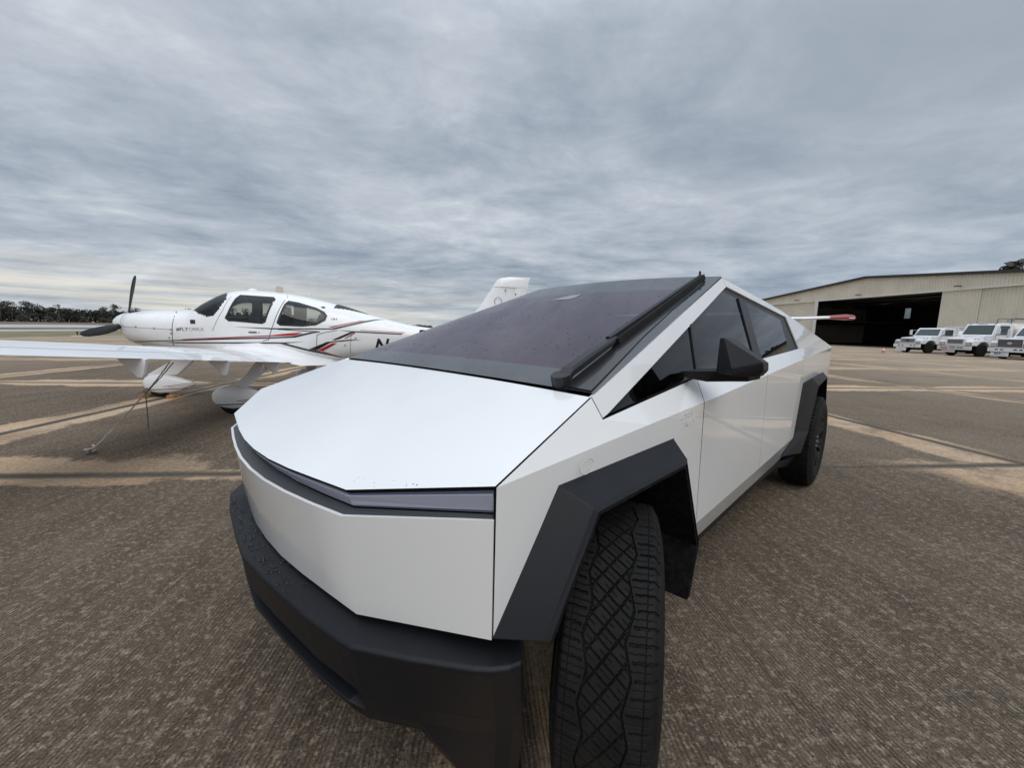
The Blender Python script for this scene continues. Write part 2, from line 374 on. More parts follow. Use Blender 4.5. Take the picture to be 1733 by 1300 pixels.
def strip(name, q0, q1, mat_, z, s0=-900, s1=4000):
    return tag(me_obj(name, [sq(q0, s0, z), sq(q1, s0, z), sq(q1, s1, z), sq(q0, s1, z)], [(0,1,2,3)], mat_, out=(0,0,1)), kind='structure')
strip('ground', -5000, 5000, M_fill if False else M_dry, -.13, -4000, 5000)
tag(me_obj('joint_filler', [sq(-37, -20, -.022), sq(40, -20, -.022), sq(40, 45, -.022), sq(-37, 45, -.022)], [(0,1,2,3)], M_fill, out=(0,0,1)), kind='structure')
strip('grass_verge', -58, QMIN, M_grass, -.004)
strip('taxiway', -70, -58, M_runway, 0)
strip('grass_median', -86, -70, M_dry2, -.004)
strip('runway', -142, -86, M_runway, 0)
strip('far_field', -1200, -142, M_dry, -.004)
# ---------------------------------------------------------------- trees
def leafclump(mb, c, r, n, sz, flat=1.):
    for _ in range(n):
        while True:
            v = Vector((random.uniform(-1,1), random.uniform(-1,1), random.uniform(-1,1)))
            if .2 < v.length <= 1: break
        v = v.normalized()*(v.length**.5)
        p = Vector(c)+Vector((v.x*r, v.y*r, v.z*r*flat))
        a = Vector((random.gauss(0,1), random.gauss(0,1), random.gauss(0,.8))).normalized(); b = a.cross(Vector((random.gauss(0,1), random.gauss(0,1), random.gauss(0,1)))).normalized()
        s = sz*random.uniform(.6, 1.3)
        mb.add([p-a*s, p-b*s*.6, p+a*s, p+b*s*.6], [(0,1,2,3)])
def tree_parts(kind, seed):
    random.seed(seed); cr_ = MB(); tr_ = MB()
    if kind == 'broad':
        h = 9.5; tr_.tube([(0,0,-.2),(.2,.1,2.),(.1,.3,4.5),(.2,.2,7)], [.38,.3,.22,.1], 7)
        for k in range(13):
            a = random.uniform(0, 2*PI); r = random.uniform(0, 3.3); zz = random.uniform(3.2, 8.6) - r*.45
            c = (r*math.cos(a), r*math.sin(a), max(2.2, zz)); rr_ = random.uniform(1.4, 2.4)
            leafclump(cr_, c, rr_, 60, .42, .8)
            if k < 7: tr_.tube([(.1,.2,3.2+.2*k), (c[0]*.5, c[1]*.5, (3.4+c[2])/2+.3), c], [.13,.09,.03], 5)
    elif kind == 'tall':
        tr_.tube([(0,0,-.2),(.1,0,4),(.3,.1,8),(.2,.2,12)], [.34,.28,.2,.07], 7)
        for k in range(11):
            a = random.uniform(0, 2*PI); zz = random.uniform(4.5, 12.2); r = random.uniform(.3, 2.6)*(1.1-abs(zz-8)/8)
            c = (r*math.cos(a), r*math.sin(a), zz); leafclump(cr_, c, random.uniform(1.2, 2.0), 55, .38, .75)
            if k < 7: tr_.tube([(.2,.1,zz-1.3), (c[0]*.6, c[1]*.6, zz-.4), c], [.10,.07,.03], 5)
    elif kind == 'pine':
        tr_.tube([(0,0,-.2),(.2,0,5),(.1,.2,10),(.3,.1,14.4)], [.3,.25,.2,.08], 7)
        for k in range(9):
            a = k*2.3+random.uniform(-.4,.4); zz = 9.6+k*.62; r = random.uniform(1.2, 3.0)*(1.15-k*.07)
            c = (r*math.cos(a), r*math.sin(a), zz+.5); leafclump(cr_, c, 1.15, 42, .3, .42)
            tr_.tube([(.15,.1,zz-.5), (c[0]*.6, c[1]*.6, zz-.1), c], [.1,.06,.03], 5)
        leafclump(cr_, (.2,.1,15), 1.2, 50, .3, .5)
    else:
        tr_.tube([(0,0,-.2),(0,.1,1.5),(.1,0,3.5)], [.2,.15,.05], 6)
        for k in range(9):
            a = random.uniform(0, 2*PI); r = random.uniform(0, 2.6)
            leafclump(cr_, (r*math.cos(a), r*math.sin(a), random.uniform(.8, 3.6)-.2*r), random.uniform(1.2,1.8), 50, .36, .8)
            if k < 4: tr_.tube([(0,0,1), (r*math.cos(a)*.7, r*math.sin(a)*.7, 2.2)], [.09,.03], 5)
    return cr_, tr_
def make_tree(name, kind, seed, m):
    root = empty(name, (0,0,0)); c, tr_ = tree_parts(kind, seed)
    c.build('crown', m, root, recalc=False); tr_.build('trunk', M_bark, root, smooth=True)
    return root
protos = [('broadleaf_tree', 'broad', 1, M_tree), ('broadleaf_tree', 'broad', 2, M_tree2), ('tall_tree', 'tall', 3, M_tree), ('tall_tree', 'tall', 4, M_tree2), ('low_tree', 'low', 5, M_tree2), ('pine_tree', 'pine', 6, M_tree)]
base = [make_tree(*p) for p in protos]; used = [False]*len(base)
TL = {'broadleaf_tree': 'dark rounded broadleaf tree in the wood beyond the runway', 'tall_tree': 'tall narrow dark tree in the wood beyond the runway', 'low_tree': 'low bushy tree at the edge of the wood beyond the runway', 'pine_tree': 'thin pine with flat layered crown rising out of the far wood'}
def put_tree(k, loc, sc, rz=None, label=None, group=True):
    o = base[k] if not used[k] else copy_tree(base[k]); used[k] = True
    o.location = loc; o.scale = (sc, sc, sc*random.uniform(.92, 1.08)); o.rotation_euler = (0, 0, rz if rz is not None else random.uniform(0, 6.28))
    nm = protos[k][0]; tag(o, label or TL[nm], 'tree', None)
    if group: o['group'] = 'trees of the far wood: ' + nm.replace('_', ' ') + 's'
    return o
random.seed(11)
s_ = 175.
while s_ < 700:
    q_ = -338+random.uniform(-14, 8)
    k = random.choice([0,0,1,1,2,3,0])
    hs = .98+.10*math.sin(s_*.021+1.)+random.uniform(-.09,.11)+max(0, min(.5, (s_-330)/500))
    put_tree(k, sq(q_, s_), hs*1.12)
    s_ += random.uniform(3.8, 6.4)*(1+max(0, s_-350)/450)
for k in range(24):
    put_tree(4, sq(-322+random.uniform(-4, 4), 180+k*15+random.uniform(-5, 5)), random.uniform(.8, 1.3))
put_tree(5, sq(-330, 288), 1.12, label='lone pine with flat layered crown standing above the far wood left of the propeller', group=False)
for ss2, sc_ in ((300, .92), (307, .96), (314, .88), (346, .95)): put_tree(5, sq(-326, ss2), sc_)
# far wood past that: one mass of foliage
random.seed(5); fwd_ = MB()
for k in range(2600):
    s2 = 520+k*.95+random.uniform(-5, 5); q2 = -340+random.uniform(-10, 10); hgt = 11+3*math.sin(s2*.03)+2*math.sin(s2*.011)
    leafclump(fwd_, sq(q2, s2, random.uniform(2, hgt)), 3.8, 9, 1.5)
for k in range(1300):      # understorey that closes the foot of the near wood
    s2 = 150+k*.45; leafclump(fwd_, sq(-344+random.uniform(-6, 6), s2, random.uniform(.5, 9.2)), 3.2, 26, .85)
tag(fwd_.build('distant_woods', M_treefar, recalc=False), 'dark continuous mass of woodland along the horizon', 'woods', kind='stuff')
fw2 = MB()
for k in range(700):      # the wood on the other side of the apron, mirrored in the pickup's side windows
    a_ = -1.15+k*.0024; c = O2+Vector((math.cos(a_), math.sin(a_), 0))*random.uniform(150, 175)+Vector((0,0,random.uniform(1, 9+3*math.sin(k*.09))))
    leafclump(fw2, c, 2.8, 10, 1.0)
tag(fw2.build('woods_across_apron', M_treefar, recalc=False), 'woodland across the apron seen only mirrored in the side windows', 'woods', kind='stuff')
# ---------------------------------------------------------------- hangar   local x = depth, y = along the front, front wall at x = 0
hang = empty('hangar', cw(47.4, 55.4), AZ, 'large beige sheet metal hangar with shallow gable and dark open doorway behind the fuel trucks', 'hangar')
HR, HE, HZ, HD = 9.2, 24.0, 6.7, 25.0
rz_ = lambda y: HR-abs(y)/12
def ribbed(y0, y1, z0, zf, x, pitch=.31, depth=.045):
    mb = MB(); n = max(1, round((y1-y0)/pitch)); p = (y1-y0)/n; prof = []
    for k in range(n):
        a = y0+k*p; prof += [(a, 0), (a+p*.60, 0), (a+p*.68, -depth), (a+p*.92, -depth)]
    prof.append((y1, 0))
    vs = []; 
    for (yy, dx) in prof: vs += [(x+dx, yy, z0), (x+dx, yy, zf(yy))]
    mb.add(vs, [(2*i, 2*i+2, 2*i+3, 2*i+1) for i in range(len(prof)-1)])
    return mb
for (a, b) in ((-HE, -16), (-16, -8), (-8, 0), (0, 8), (8, 16), (16, HE)):
    ribbed(a, b, HZ, lambda y: rz_(y)-.02, -.10).build('gable_panel', M_hwall, hang, out=(-1,0,0))
MB().box(-.16, .02, -HE, HE, HZ-.16, HZ+.02).build('header_beam', M_htrim, hang)
MB().box(-.16, -.10, 7.35, 7.95, 0, HZ-.16).build('door_jamb', M_htrim, hang)
leaves = [(-12.75, -9.2, .05), (-16.9, -12.75, .16), (-20.5, -16.9, .05), (-HE, -20.5, .16), (7.95, 12.4, .05), (12.4, 16.8, .16), (16.8, 20.4, .05), (20.4, HE, .16)]
for (a, b, x) in leaves:
    lf = ribbed(a+.05, b-.05, .06, lambda y: HZ-.16, x, .30, .05).build('door_leaf', M_hwall, hang, out=(-1,0,0))
    MB().box(x-.06, x+.02, a, a+.07, .03, HZ-.16).build('stile', M_htrim, lf)
    MB().box(x-.06, x+.02, b-.07, b, .03, HZ-.16).build('stile', M_htrim, lf)
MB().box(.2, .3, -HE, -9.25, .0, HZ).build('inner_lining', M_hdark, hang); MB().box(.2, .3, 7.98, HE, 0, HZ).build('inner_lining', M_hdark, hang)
# roof slopes, dark gable trim, side and back walls
for s in (-1, 1):
    ye = s*(HE+.3)
    mb = MB(); mb.prism([(-.35, 0, HR+.02), (-.35, ye, rz_(ye)+.02), (-.35, ye, rz_(ye)+.14), (-.35, 0, HR+.14)], (HD+.7, 0, 0)); mb.build('roof_slope', M_hroof, hang)
    mb = MB(); mb.prism([(-.44, 0, HR-.14), (-.44, ye, rz_(ye)-.14), (-.44, ye, rz_(ye)+.18), (-.44, 0, HR+.18)], (.088, 0, 0)); mb.build('gable_trim', M_hroof, hang)
    MB().box(0, HD, min(s*HE, s*(HE-.2)), max(s*HE, s*(HE-.2)), 0, rz_(HE)).build('side_wall', M_hwall, hang)
bw = MB(); wins = [(15.4, 16.5), (17.55, 18.05), (18.55, 18.9)]
bw.box(HD-.1, HD, -HE, HE, 0, 4.7); bw.box(HD-.1, HD, -HE, HE, 6.5, 7.15)
prev = -HE
for (a, b) in wins: bw.box(HD-.1, HD, prev, a, 4.7, 6.5); prev = b
bw.box(HD-.1, HD, prev, HE, 4.7, 6.5)
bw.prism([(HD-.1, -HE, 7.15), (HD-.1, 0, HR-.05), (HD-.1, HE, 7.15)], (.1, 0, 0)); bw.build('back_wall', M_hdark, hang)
for (a, b) in wins:
    f = MB(); f.box(HD-.14, HD-.10, a-.06, a, 4.64, 6.56).box(HD-.14, HD-.10, b, b+.06, 4.64, 6.56).box(HD-.14, HD-.10, a, b, 6.5, 6.56).box(HD-.14, HD-.10, a, b, 4.64, 4.7)
    w_ = f.build('window', M_hsteel, hang); MB().box(HD-.07, HD-.05, a, b, 4.7, 6.5).build('pane', M_planeglass, w_)
for k in range(5):
    x = 3+k*4.8; tr_ = MB(); tr_.box(x, x+.25, -HE+.3, HE-.3, HZ-.1, HZ+.15)
    tr_.prism([(x, 0, HR-.5), (x, HE-.3, 6.9), (x, HE-.3, 7.15), (x, 0, HR-.25)], (.25, 0, 0)).prism([(x, 0, HR-.5), (x, -HE+.3, 6.9), (x, -HE+.3, 7.15), (x, 0, HR-.25)], (.25, 0, 0))
    tr_.build('roof_truss', M_hsteel, hang)
MB().box(13, HD-.2, 12.8, HE-.3, 3.6, 3.9).box(13, 13.2, 12.8, HE-.3, 3.9, 4.6).build('mezzanine', M_hsteel, hang)
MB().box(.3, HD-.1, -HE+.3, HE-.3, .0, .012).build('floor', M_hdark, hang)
for y in (-11, 0.5, 11.2): 
    l = MB(); l.box(-.55, -.16, y-.05, y+.05, HZ+.25, HZ+.32).box(-.75, -.5, y-.22, y+.22, HZ+.20, HZ+.30); l.build('flood_light', M_hroof, hang)
# tree tops behind the hangar
random.seed(3)
put_tree(1, cw(79.8, 65.5), 1.60, .4, 'leafy tree rising behind the right end of the hangar roof', False)
put_tree(0, cw(86, 64), 1.55, 1.4, 'darker tree behind the hangar at the right edge of the photo', False)
# ================================================================== ELECTRIC PICKUP
truck = empty('pickup_truck', (0, 2.7, 0), 0, 'angular white electric pickup with glossy wrap, black wheel arches and full width light bar', 'pickup truck')
def mirx(vs, s): return [(v[0]*s, v[1], v[2]) for v in vs]
def inset_mesh(vs, fs, g):
    bm = bmesh.new(); bv = [bm.verts.new(v) for v in vs]
    for f in fs: bm.faces.new([bv[i] for i in f])
    bmesh.ops.remove_doubles(bm, verts=bm.verts, dist=1e-5)
    bmesh.ops.recalc_face_normals(bm, faces=bm.faces)
    mv = {}
    for ed in bm.edges:
        if len(ed.link_faces) == 1:
            f = ed.link_faces[0]; dr = (ed.verts[1].co-ed.verts[0].co).normalized(); t_ = f.normal.cross(dr)
            if t_.dot(f.calc_center_median()-ed.verts[0].co) < 0: t_ = -t_
            for v in ed.verts: mv.setdefault(v, []).append(t_)
    for v, l in mv.items():
        if len(l) == 2:
            a, b = l; s_ = (a+b)
            if s_.length > .2: s_.normalize(); v.co += s_*g/max(.35, s_.dot(a))
            else: v.co += a*g
    bm.verts.index_update(); V = [v.co.copy() for v in bm.verts]; F = [[v.index for v in f.verts] for f in bm.faces]; bm.free(); return V, F
def panel(name, vs, fs, out, mt=None, thick=.009, bev=.0009, g=.0026, parent=None, rim=None, au=7.5, wnm=True):
    V, F = inset_mesh(vs, fs, g)
    o = me_obj(name, V, F, mt or M_white, parent or truck, out=out, solid=thick, smooth=True, rim=rim)
    o.modifiers.new('split', 'EDGE_SPLIT').split_angle = R(au); return o
# --- hood
hx_ = [-.942,-.602,-.45,-.3,-.15,0,.15,.3,.45,.602,.942]
hy_ = {0:.068,.15:.0725,.3:.087,.45:.108,.602:.130,.942:.325}
hz_ = lambda y: 1.034+(y-.068)*.29
fy = lambda x: hy_[round(abs(x), 3)]
front = [(x, fy(x), hz_(fy(x))) for x in hx_]
rear_ = [(x*.893/.942, .768+.022*(1-(x/.942)**2), 1.259+.008*(1-(x/.942)**2)) for x in hx_]
n_ = len(hx_)
panel('hood', front+rear_, [(i, i+1, n_+i+1, n_+i) for i in range(n_-1)], (0,-.3,1), thick=.009, rim=M_void)
# --- front fascia
ft = {0:(.050,.972),.15:(.0545,.973),.3:(.069,.977),.45:(.090,.983),.602:(.116,.991),.942:(.324,1.031)}
fb = {0:(.090,.694),.15:(.094,.694),.3:(.108,.696),.45:(.127,.698),.602:(.147,.701),.942:(.322,.727)}
key = lambda x: round(abs(x), 3)
T_ = [(x, *ft[key(x)]) for x in hx_]; B_ = [(x, *fb[key(x)]) for x in hx_]
NV_ = 5; FV = [tuple(T_[i][c]+(B_[i][c]-T_[i][c])*j/NV_ for c in range(3)) for j in range(NV_+1) for i in range(n_)]
panel('front_fascia', FV, [(j*n_+i, j*n_+i+1, (j+1)*n_+i+1, (j+1)*n_+i) for j in range(NV_) for i in range(n_-1)], (0,-1,0), thick=.009, au=40)
# --- light bar: dark housing under the hood edge, pale lens inside it, ledge in front
lb = {0:(.104,.987),.15:(.107,.987),.3:(.117,.989),.45:(.134,.994),.602:(.152,1.003),.942:(.346,1.040)}
up_ = [(x, fy(x)+.010, hz_(fy(x))-.011) for x in hx_]; lo_ = [(x, *lb[key(x)]) for x in hx_]; le_ = [(x, ft[key(x)][0]+.004, ft[key(x)][1]-.004) for x in hx_]
lo2 = [(x, y, z-.004) for x, y, z in lo_]
mb = MB(); mb.add(up_+lo_, [(i, i+1, n_+i+1, n_+i) for i in range(n_-1)]); bar = mb.build('light_bar', M_lensframe, truck, out=(0,-1,0), solid=.01)
def lerp(a, b, t): return tuple(a[i]+(b[i]-a[i])*t for i in range(3))
u1 = [lerp(a, b, .16) for a, b in zip(up_, lo_)]; u2 = [lerp(a, b, .88) for a, b in zip(up_, lo_)]
u1[0] = lerp(u1[0], u1[1], .03); u2[0] = lerp(u2[0], u2[1], .03); u1[-1] = lerp(u1[-1], u1[-2], .03); u2[-1] = lerp(u2[-1], u2[-2], .03)
off = lambda l, d: [(x, y-d, z) for x, y, z in l]
mb = MB(); mb.add(off(u1, .004)+off(u2, .004), [(i, i+1, n_+i+1, n_+i) for i in range(n_-1)]); mb.build('lens', M_lens, bar, out=(0,-1,0), solid=.006, bevel=.001)
mb = MB(); mb.add(lo2+le_, [(i, i+1, n_+i+1, n_+i) for i in range(n_-1)]); mb.build('light_bar_ledge', M_ledge, truck, out=(0,0,1), solid=.02)
# --- sides
Pk = (.724,2.38,1.792); Cc = (.893,.768,1.259); Tt = (.951,5.56,1.328)
def belt(y): f = (y-1.497)/(3.832-1.497); return (.905+.010*f, y, 1.262+.081*f)
def crease(y):
    if y < 1.51: f = (y-.325)/1.185; return (.942+.033*f, y, 1.108+.059*f)
    f = (y-1.51)/4.05; return (.975-.024*f, y, 1.167+.161*f)
TIP = (.918,.800,1.190); W1 = (.917,.832,1.199); W2 = (.745,2.409,1.737); W3 = (.819,3.732,1.598); W4 = (.915,3.832,1.343)
K = (.772,3.28,1.697); R3 = (.797,3.75,1.642)
nu = Vector((.938,-.016,.346))
shell_parts = {}
for s, side in ((1, 'left'), (-1, 'right')):
    o1 = (s, 0, .35)
    A_ = (.942,.325,1.108); Cm = crease(1.03); Mc = crease(1.51); BW = (.906,1.585,1.262)
    fl = [A_, Cm, TIP, Cc, Mc, BW, (.942,.322,.726), (.948,.55,1.050), (.967,1.233,1.056), (.974,1.47,.612), (.925,1.50,.462), (.9755,1.53,.612), (.925,1.56,.462)]
    ff = [(0,1,2,3),(1,4,5,2),(0,6,7),(0,7,1),(7,8,1),(1,8,4),(8,9,11,4),(9,10,12,11)]
    fen = panel('fender', mirx(fl, s), ff, (s,0,.3), rim=M_void)
    bk = [(x-.014, y+.004, z-.006) for x, y, z in fl[:6]+fl[11:12]+[(.974,2.6,.612),(.97,3.7,.612),belt(2.62),crease(2.60),belt(3.8),crease(3.78)]]
    me_obj('body_backing', mirx(bk, s), [(0,1,2,3),(1,4,5,2),(4,6,7,10),(5,4,10,9),(10,7,8,12),(9,10,12,11)], M_void, truck)
    me_obj('seam_backing', mirx([(.900,.325,1.085),(.928,.368,1.085),(.928,.368,.735),(.900,.325,.735)], s), [(0,1,2,3)], M_void, truck)
    # windscreen pillar and cant rail
    panel('windscreen_pillar', mirx([Cc, TIP, W1, W2, Pk], s), [(0,1,2,3,4)], o1, thick=.02)
    panel('cant_rail', mirx([Pk, W2, W3, R3, K], s), [(0,1,2,3,4)], o1, thick=.02)
    # doors
    fd = [BW, belt(2.62), crease(2.60), Mc, (.975,2.60,.612), (.975,1.53,.612), (.925,2.60,.460), (.925,1.56,.462)]
    d1 = panel('front_door', mirx(fd, s), [(0,1,2,3),(3,2,4,5),(5,4,6,7)], (s,0,0), g=.0018, rim=M_void)
    rd = [belt(2.62), belt(3.80), crease(3.78), crease(2.60), (.968,3.86,1.052), (.968,3.72,.640), (.970,3.70,.612), (.975,2.60,.612), (.925,3.50,.455), (.925,2.60,.460)]
    d2 = panel('rear_door', mirx(rd, s), [(0,1,2,3),(3,2,4,5,6,7),(7,6,8,9)], (s,0,0), g=.0012, rim=M_void)
    qp = [W4, W3, R3, Tt, crease(3.78), belt(3.80), (.968,3.86,1.052), (.965,4.80,1.072), (.950,5.49,.976), (.962,5.12,.66), (.945,5.42,.70)]
    panel('rear_quarter', mirx(qp, s), [(5,0,3,4),(0,1,2,3),(4,6,7,3),(3,7,9,10,8)], (s,0,0))
    # side windows, set 12 mm into the body, on a black surround
    def sh(p, d): v = Vector(p)-nu*d; return (v.x*s, v.y, v.z)
    ring_o = [W1, (.905,1.497,1.262), belt(2.62), W4, W3, W2]
    tr1, tr2 = (.756,2.335,1.705), (.824,3.534,1.578); trb = (.908,3.52,1.337)
    panes = {'quarter_glass': [(.9165,.86,1.2015), (.905,1.60,1.270), (.820,1.69,1.507)],
             'front_door_glass': [(.905,1.622,1.271), (.906,2.53,1.302), (.768,2.578,1.679), tr1, (.819,1.712,1.512)],
             'rear_door_glass': [(.906,2.70,1.308), trb, tr2, (.776,2.728,1.667)]}
    mb = MB(); mb.prism([sh(p, .014) for p in ring_o], tuple(-nu[i]*.02*(s if i == 0 else 1) for i in range(3)))
    sur = MB(); 
    # surround is a strip, not a plate: build it between the opening and the panes
    outer = ring_o; inner = [(.912,.93,1.214), (.903,1.50,1.277), (.905,2.62,1.315), (.905,3.50,1.350), tr2, (.762,2.36,1.69)]
    vs = [sh(p, .013) for p in outer]+[sh(p, .013) for p in inner]
    sur.add(vs, [(i, (i+1) % 6, 6+(i+1) % 6, 6+i) for i in range(6)])
    sur.add([sh(p, .013) for p in ((.906,2.54,1.300), (.906,2.69,1.306), (.776,2.72,1.672), (.769,2.585,1.683))], [(0,1,2,3)])
    sur.add([sh(p, .013) for p in ((.905,1.601,1.268), (.905,1.621,1.269), (.822,1.708,1.503), (.823,1.688,1.498))], [(0,1,2,3)])
    sur.build('window_surround', M_black, truck, out=o1, solid=.012)
    for nm, pl in panes.items():
        me_obj(nm, [sh(p, .008) for p in pl], [tuple(range(len(pl)))], M_sideglass, truck, out=o1)
    # flares
    fO = [(.943,.320,.734),(.949,.55,1.052),(.967,1.233,1.058),(.972,1.47,.60),(.955,1.46,.42)]
    fE = [(1.0,.405,.729),(1.03,.594,1.002),(1.03,1.178,1.009),(1.03,1.405,.60),(1.0,1.36,.40)]
    fL = [(1.008,.418,.726),(1.042,.606,.992),(1.045,1.155,.996),(1.045,1.380,.602),(1.005,1.325,.385)]
    fI = [(.90,.44,.72),(.90,.62,.985),(.90,1.14,.99),(.90,1.37,.60),(.90,1.39,.318)]
    rO = [(.957,3.42,.50),(.968,3.70,.64),(.968,3.85,1.052),(.967,4.80,1.075),(.962,5.12,.66),(.95,5.22,.50)]
    rE = [(.985,3.47,.505),(.988,3.80,.655),(.988,4.03,1.09),(.988,4.69,1.10),(.985,5.03,.66),(.98,5.12,.50)]
    rL = [(1.02,3.78,.47),(1.032,3.94,.625),(1.035,4.21,1.005),(1.035,4.72,1.045),(1.03,4.95,.66),(1.02,5.05,.50)]
    rI = [(.90,3.80,.47),(.90,3.96,.62),(.90,4.20,.99),(.90,4.70,1.03),(.90,4.93,.66),(.90,5.03,.50)]
    def plan(O, E):      # slide the outer corners sideways so that every facet is flat
        E = [list(e) for e in E]
        for i in range(2, len(O)):
            a, b, c = Vector(O[i-1]), Vector(O[i]), Vector(E[i-1]); n_2 = (b-a).cross(c-a); e = Vector(E[i])
            E[i][0] = a.x-(n_2.y*(e.y-a.y)+n_2.z*(e.z-a.z))/n_2.x if abs(n_2.x) > 1e-6 else e.x
            E[i][0] = max(e.x-.03, min(e.x+.03, E[i][0]))
        a, b, c = Vector(O[0]), Vector(O[1]), Vector(E[1]); n_2 = (b-a).cross(c-a); e = Vector(E[0]); E[0][0] = max(e.x-.03, min(e.x+.03, a.x-(n_2.y*(e.y-a.y)+n_2.z*(e.z-a.z))/n_2.x))
        return [tuple(e) for e in E]
    fE = plan(fO, fE); rE = plan(rO, rE)
    fL = [(e[0]+.012, l[1], l[2]) for e, l in zip(fE, fL)]
    fI = [(l[0]-.05, l[1], l[2]) for l in fL]; rI = [(l[0]-.05, l[1], l[2]) for l in rL]
    for nm, rows in (('front_wheel_arch', (fO,fE,fL,fI)), ('rear_wheel_arch', (rO,rE,rL,rI))):
        mb = MB(); k = len(rows[0])
        inn = [(x-.03, y, z-.0) for x, y, z in rows[0]]
        rings = [[mirx([r_[i]], s)[0] for r_ in rows]+[mirx([(.925, (rows[0][i][1]), rows[0][i][2])], s)[0]] for i in range(k)]
        mb.loft(rings); mb.build(nm, M_plastic, truck, bevel=.003)
    # wheel housings
    for Lr, nm in ((fL, 'f'), (rL, 'r')):
        c0 = .885 if nm == 'f' else 4.512
        Lr = [(l[0]-.004, l[1]+(.004 if l[1] < c0 else -.004), l[2]-.003) for l in Lr]
        ys = [((c0+(l[1]-c0)*(1.0 if i < len(Lr)-1 else 1.1)), l[2] if i < len(Lr)-1 else l[2]-.06) for i, l in enumerate(Lr)]
        mb = MB(); k = len(ys); vs = [(s*.52, y, z) for y, z in ys]+[(s*l[0], l[1], l[2]) for l in Lr]
        mb.add(vs, [(i, i+1, k+i+1, k+i) for i in range(k-1)]); mb.add([(s*.52, y, z) for y, z in ys], [tuple(range(k))])
        mb.build('wheel_housing', M_liner, truck, solid=.01)
    # rocker
    mb = MB(); mb.prism([(s*.922,1.44,.448),(s*.922,3.45,.444),(s*.945,4.20,.340),(s*.90,4.0,.27),(s*.91,3.45,.385),(s*.91,1.44,.408)], (-s*.14,0,0)); mb.build('rocker_trim', M_plastic, truck, bevel=.006)
    # suspension arm seen beside the front tyre
    mb = MB(); mb.tube([(s*.45,.80,.36),(s*.66,.86,.34)], .035, 8).box(min(s*.5,s*.9), max(s*.5,s*.9), .44, .50, .69, .75); mb.build('suspension_arm', M_void, truck)
    # mirror: arm from the door, wedge-shaped housing
    mb = MB(); am = [(.905,1.40,1.300),(.905,1.56,1.300),(1.06,1.56,1.318),(1.155,1.60,1.302),(1.133,1.50,1.302),(1.036,1.42,1.312)]
    am2 = [(.925,1.42,1.272),(.935,1.56,1.275),(1.05,1.58,1.278),(1.15,1.61,1.276),(1.133,1.505,1.272),(1.00,1.44,1.262)]
    k = len(am); mb.add(mirx(am, s)+mirx(am2, s), [tuple(range(k)), tuple(range(2*k-1, k-1, -1))]+[(i, (i+1) % k, k+(i+1) % k, k+i) for i in range(k)])
    arm = mb.build('mirror', M_plastic, truck, bevel=.003)
    h = [(1.041,1.42,1.441),(1.058,1.415,1.443),(1.097,1.40,1.326),(1.101,1.405,1.299),(1.036,1.425,1.305), (1.179,1.50,1.351),(1.181,1.505,1.322),(1.166,1.51,1.293)]
    hb = [(1.030,1.56,1.435),(1.055,1.56,1.438),(1.176,1.60,1.345),(1.178,1.60,1.315),(1.160,1.60,1.290),(1.030,1.56,1.300)]
    V = mirx(h+hb, s)
    F = [(1,2,5),(2,3,7,6,5),(0,4,3,2,1),(0,1,9,8),(1,5,10,9),(5,6,11,10),(6,7,12,11),(4,0,8,13),(3,4,13,12,7),(8,9,10,11,12,13)]
    me_obj('mirror_housing', V, F, M_plastic, arm, bevel=.004, seg=3)
    me_obj('mirror_glass', mirx([(1.045,1.590,1.42),(1.062,1.592,1.422),(1.165,1.604,1.342),(1.166,1.606,1.312),(1.152,1.606,1.300),(1.045,1.590,1.308)], s), [(0,1,2,3,4,5)], M_metal, arm, solid=.002)
# --- bumper
st = [(0,.012),(.2,.030),(.46,.062),(.60,.090),(.655,.104),(.79,.188),(.92,.280),(.953,.310),(.978,.345),(.988,.375)]
bi = {0:(.135,.690),.2:(.14,.69),.46:(.165,.69),.6:(.18,.69),.655:(.21,.69),.79:(.27,.69),.92:(.36,.69),.953:(.39,.685),.978:(.42,.68),.988:(.43,.672)}
def bring(x, y):
    a = abs(x); sg_ = 1 if x >= 0 else -1
    ti = bi[round(a, 3)]; cen = a <= .60
    k = a/.988; inx = lambda d: sg_*(a-d*k)
    zb = (.435 if a < .61 else .385) if a < .8 else (.36 if a < .9 else (.22 if a < .96 else .24))
    r_ = [(inx(.045), ti[0], ti[1]), (inx(.004), y+.006, .667), (sg_*a, y, .660), (sg_*a, y+.001, .648)]
    if cen:
        y2 = y+.030
        r_ += [(inx(.0), y2, .512), (inx(.01), y2+.045, .506), (inx(.01), y2+.05, .470), (inx(0), y2-.004, .464), (inx(0), y2+.006, .436), (inx(.03), y2+.14, .40)]
    else:
        f1 = .032; yb = y+.055
        r_ += [(inx(.02), y+f1, .500), (inx(.021), y+f1+.001, .492), (inx(.03), y+f1+.014, .440), (inx(.031), y+f1+.016, .432), (inx(.060), yb+.005, zb), (inx(.09 if a < .9 else .2), yb+.13, zb+.03)]
    r_ += [(inx(.09 if a < .9 else .24), y+.20, .45), (inx(.06 if a < .9 else .12), ti[0]+.03, .66)]
    return r_
sts = [(-x, y) for x, y in reversed(st[1:])]+st
mb = MB(); mb.loft([bring(x, y) for x, y in sts]); mb.build('front_bumper', M_plastic, truck, bevel=.004, seg=2)
MB().box(-.50, .50, .15, .17, .45, .52).build('intake_grille', M_void, truck)
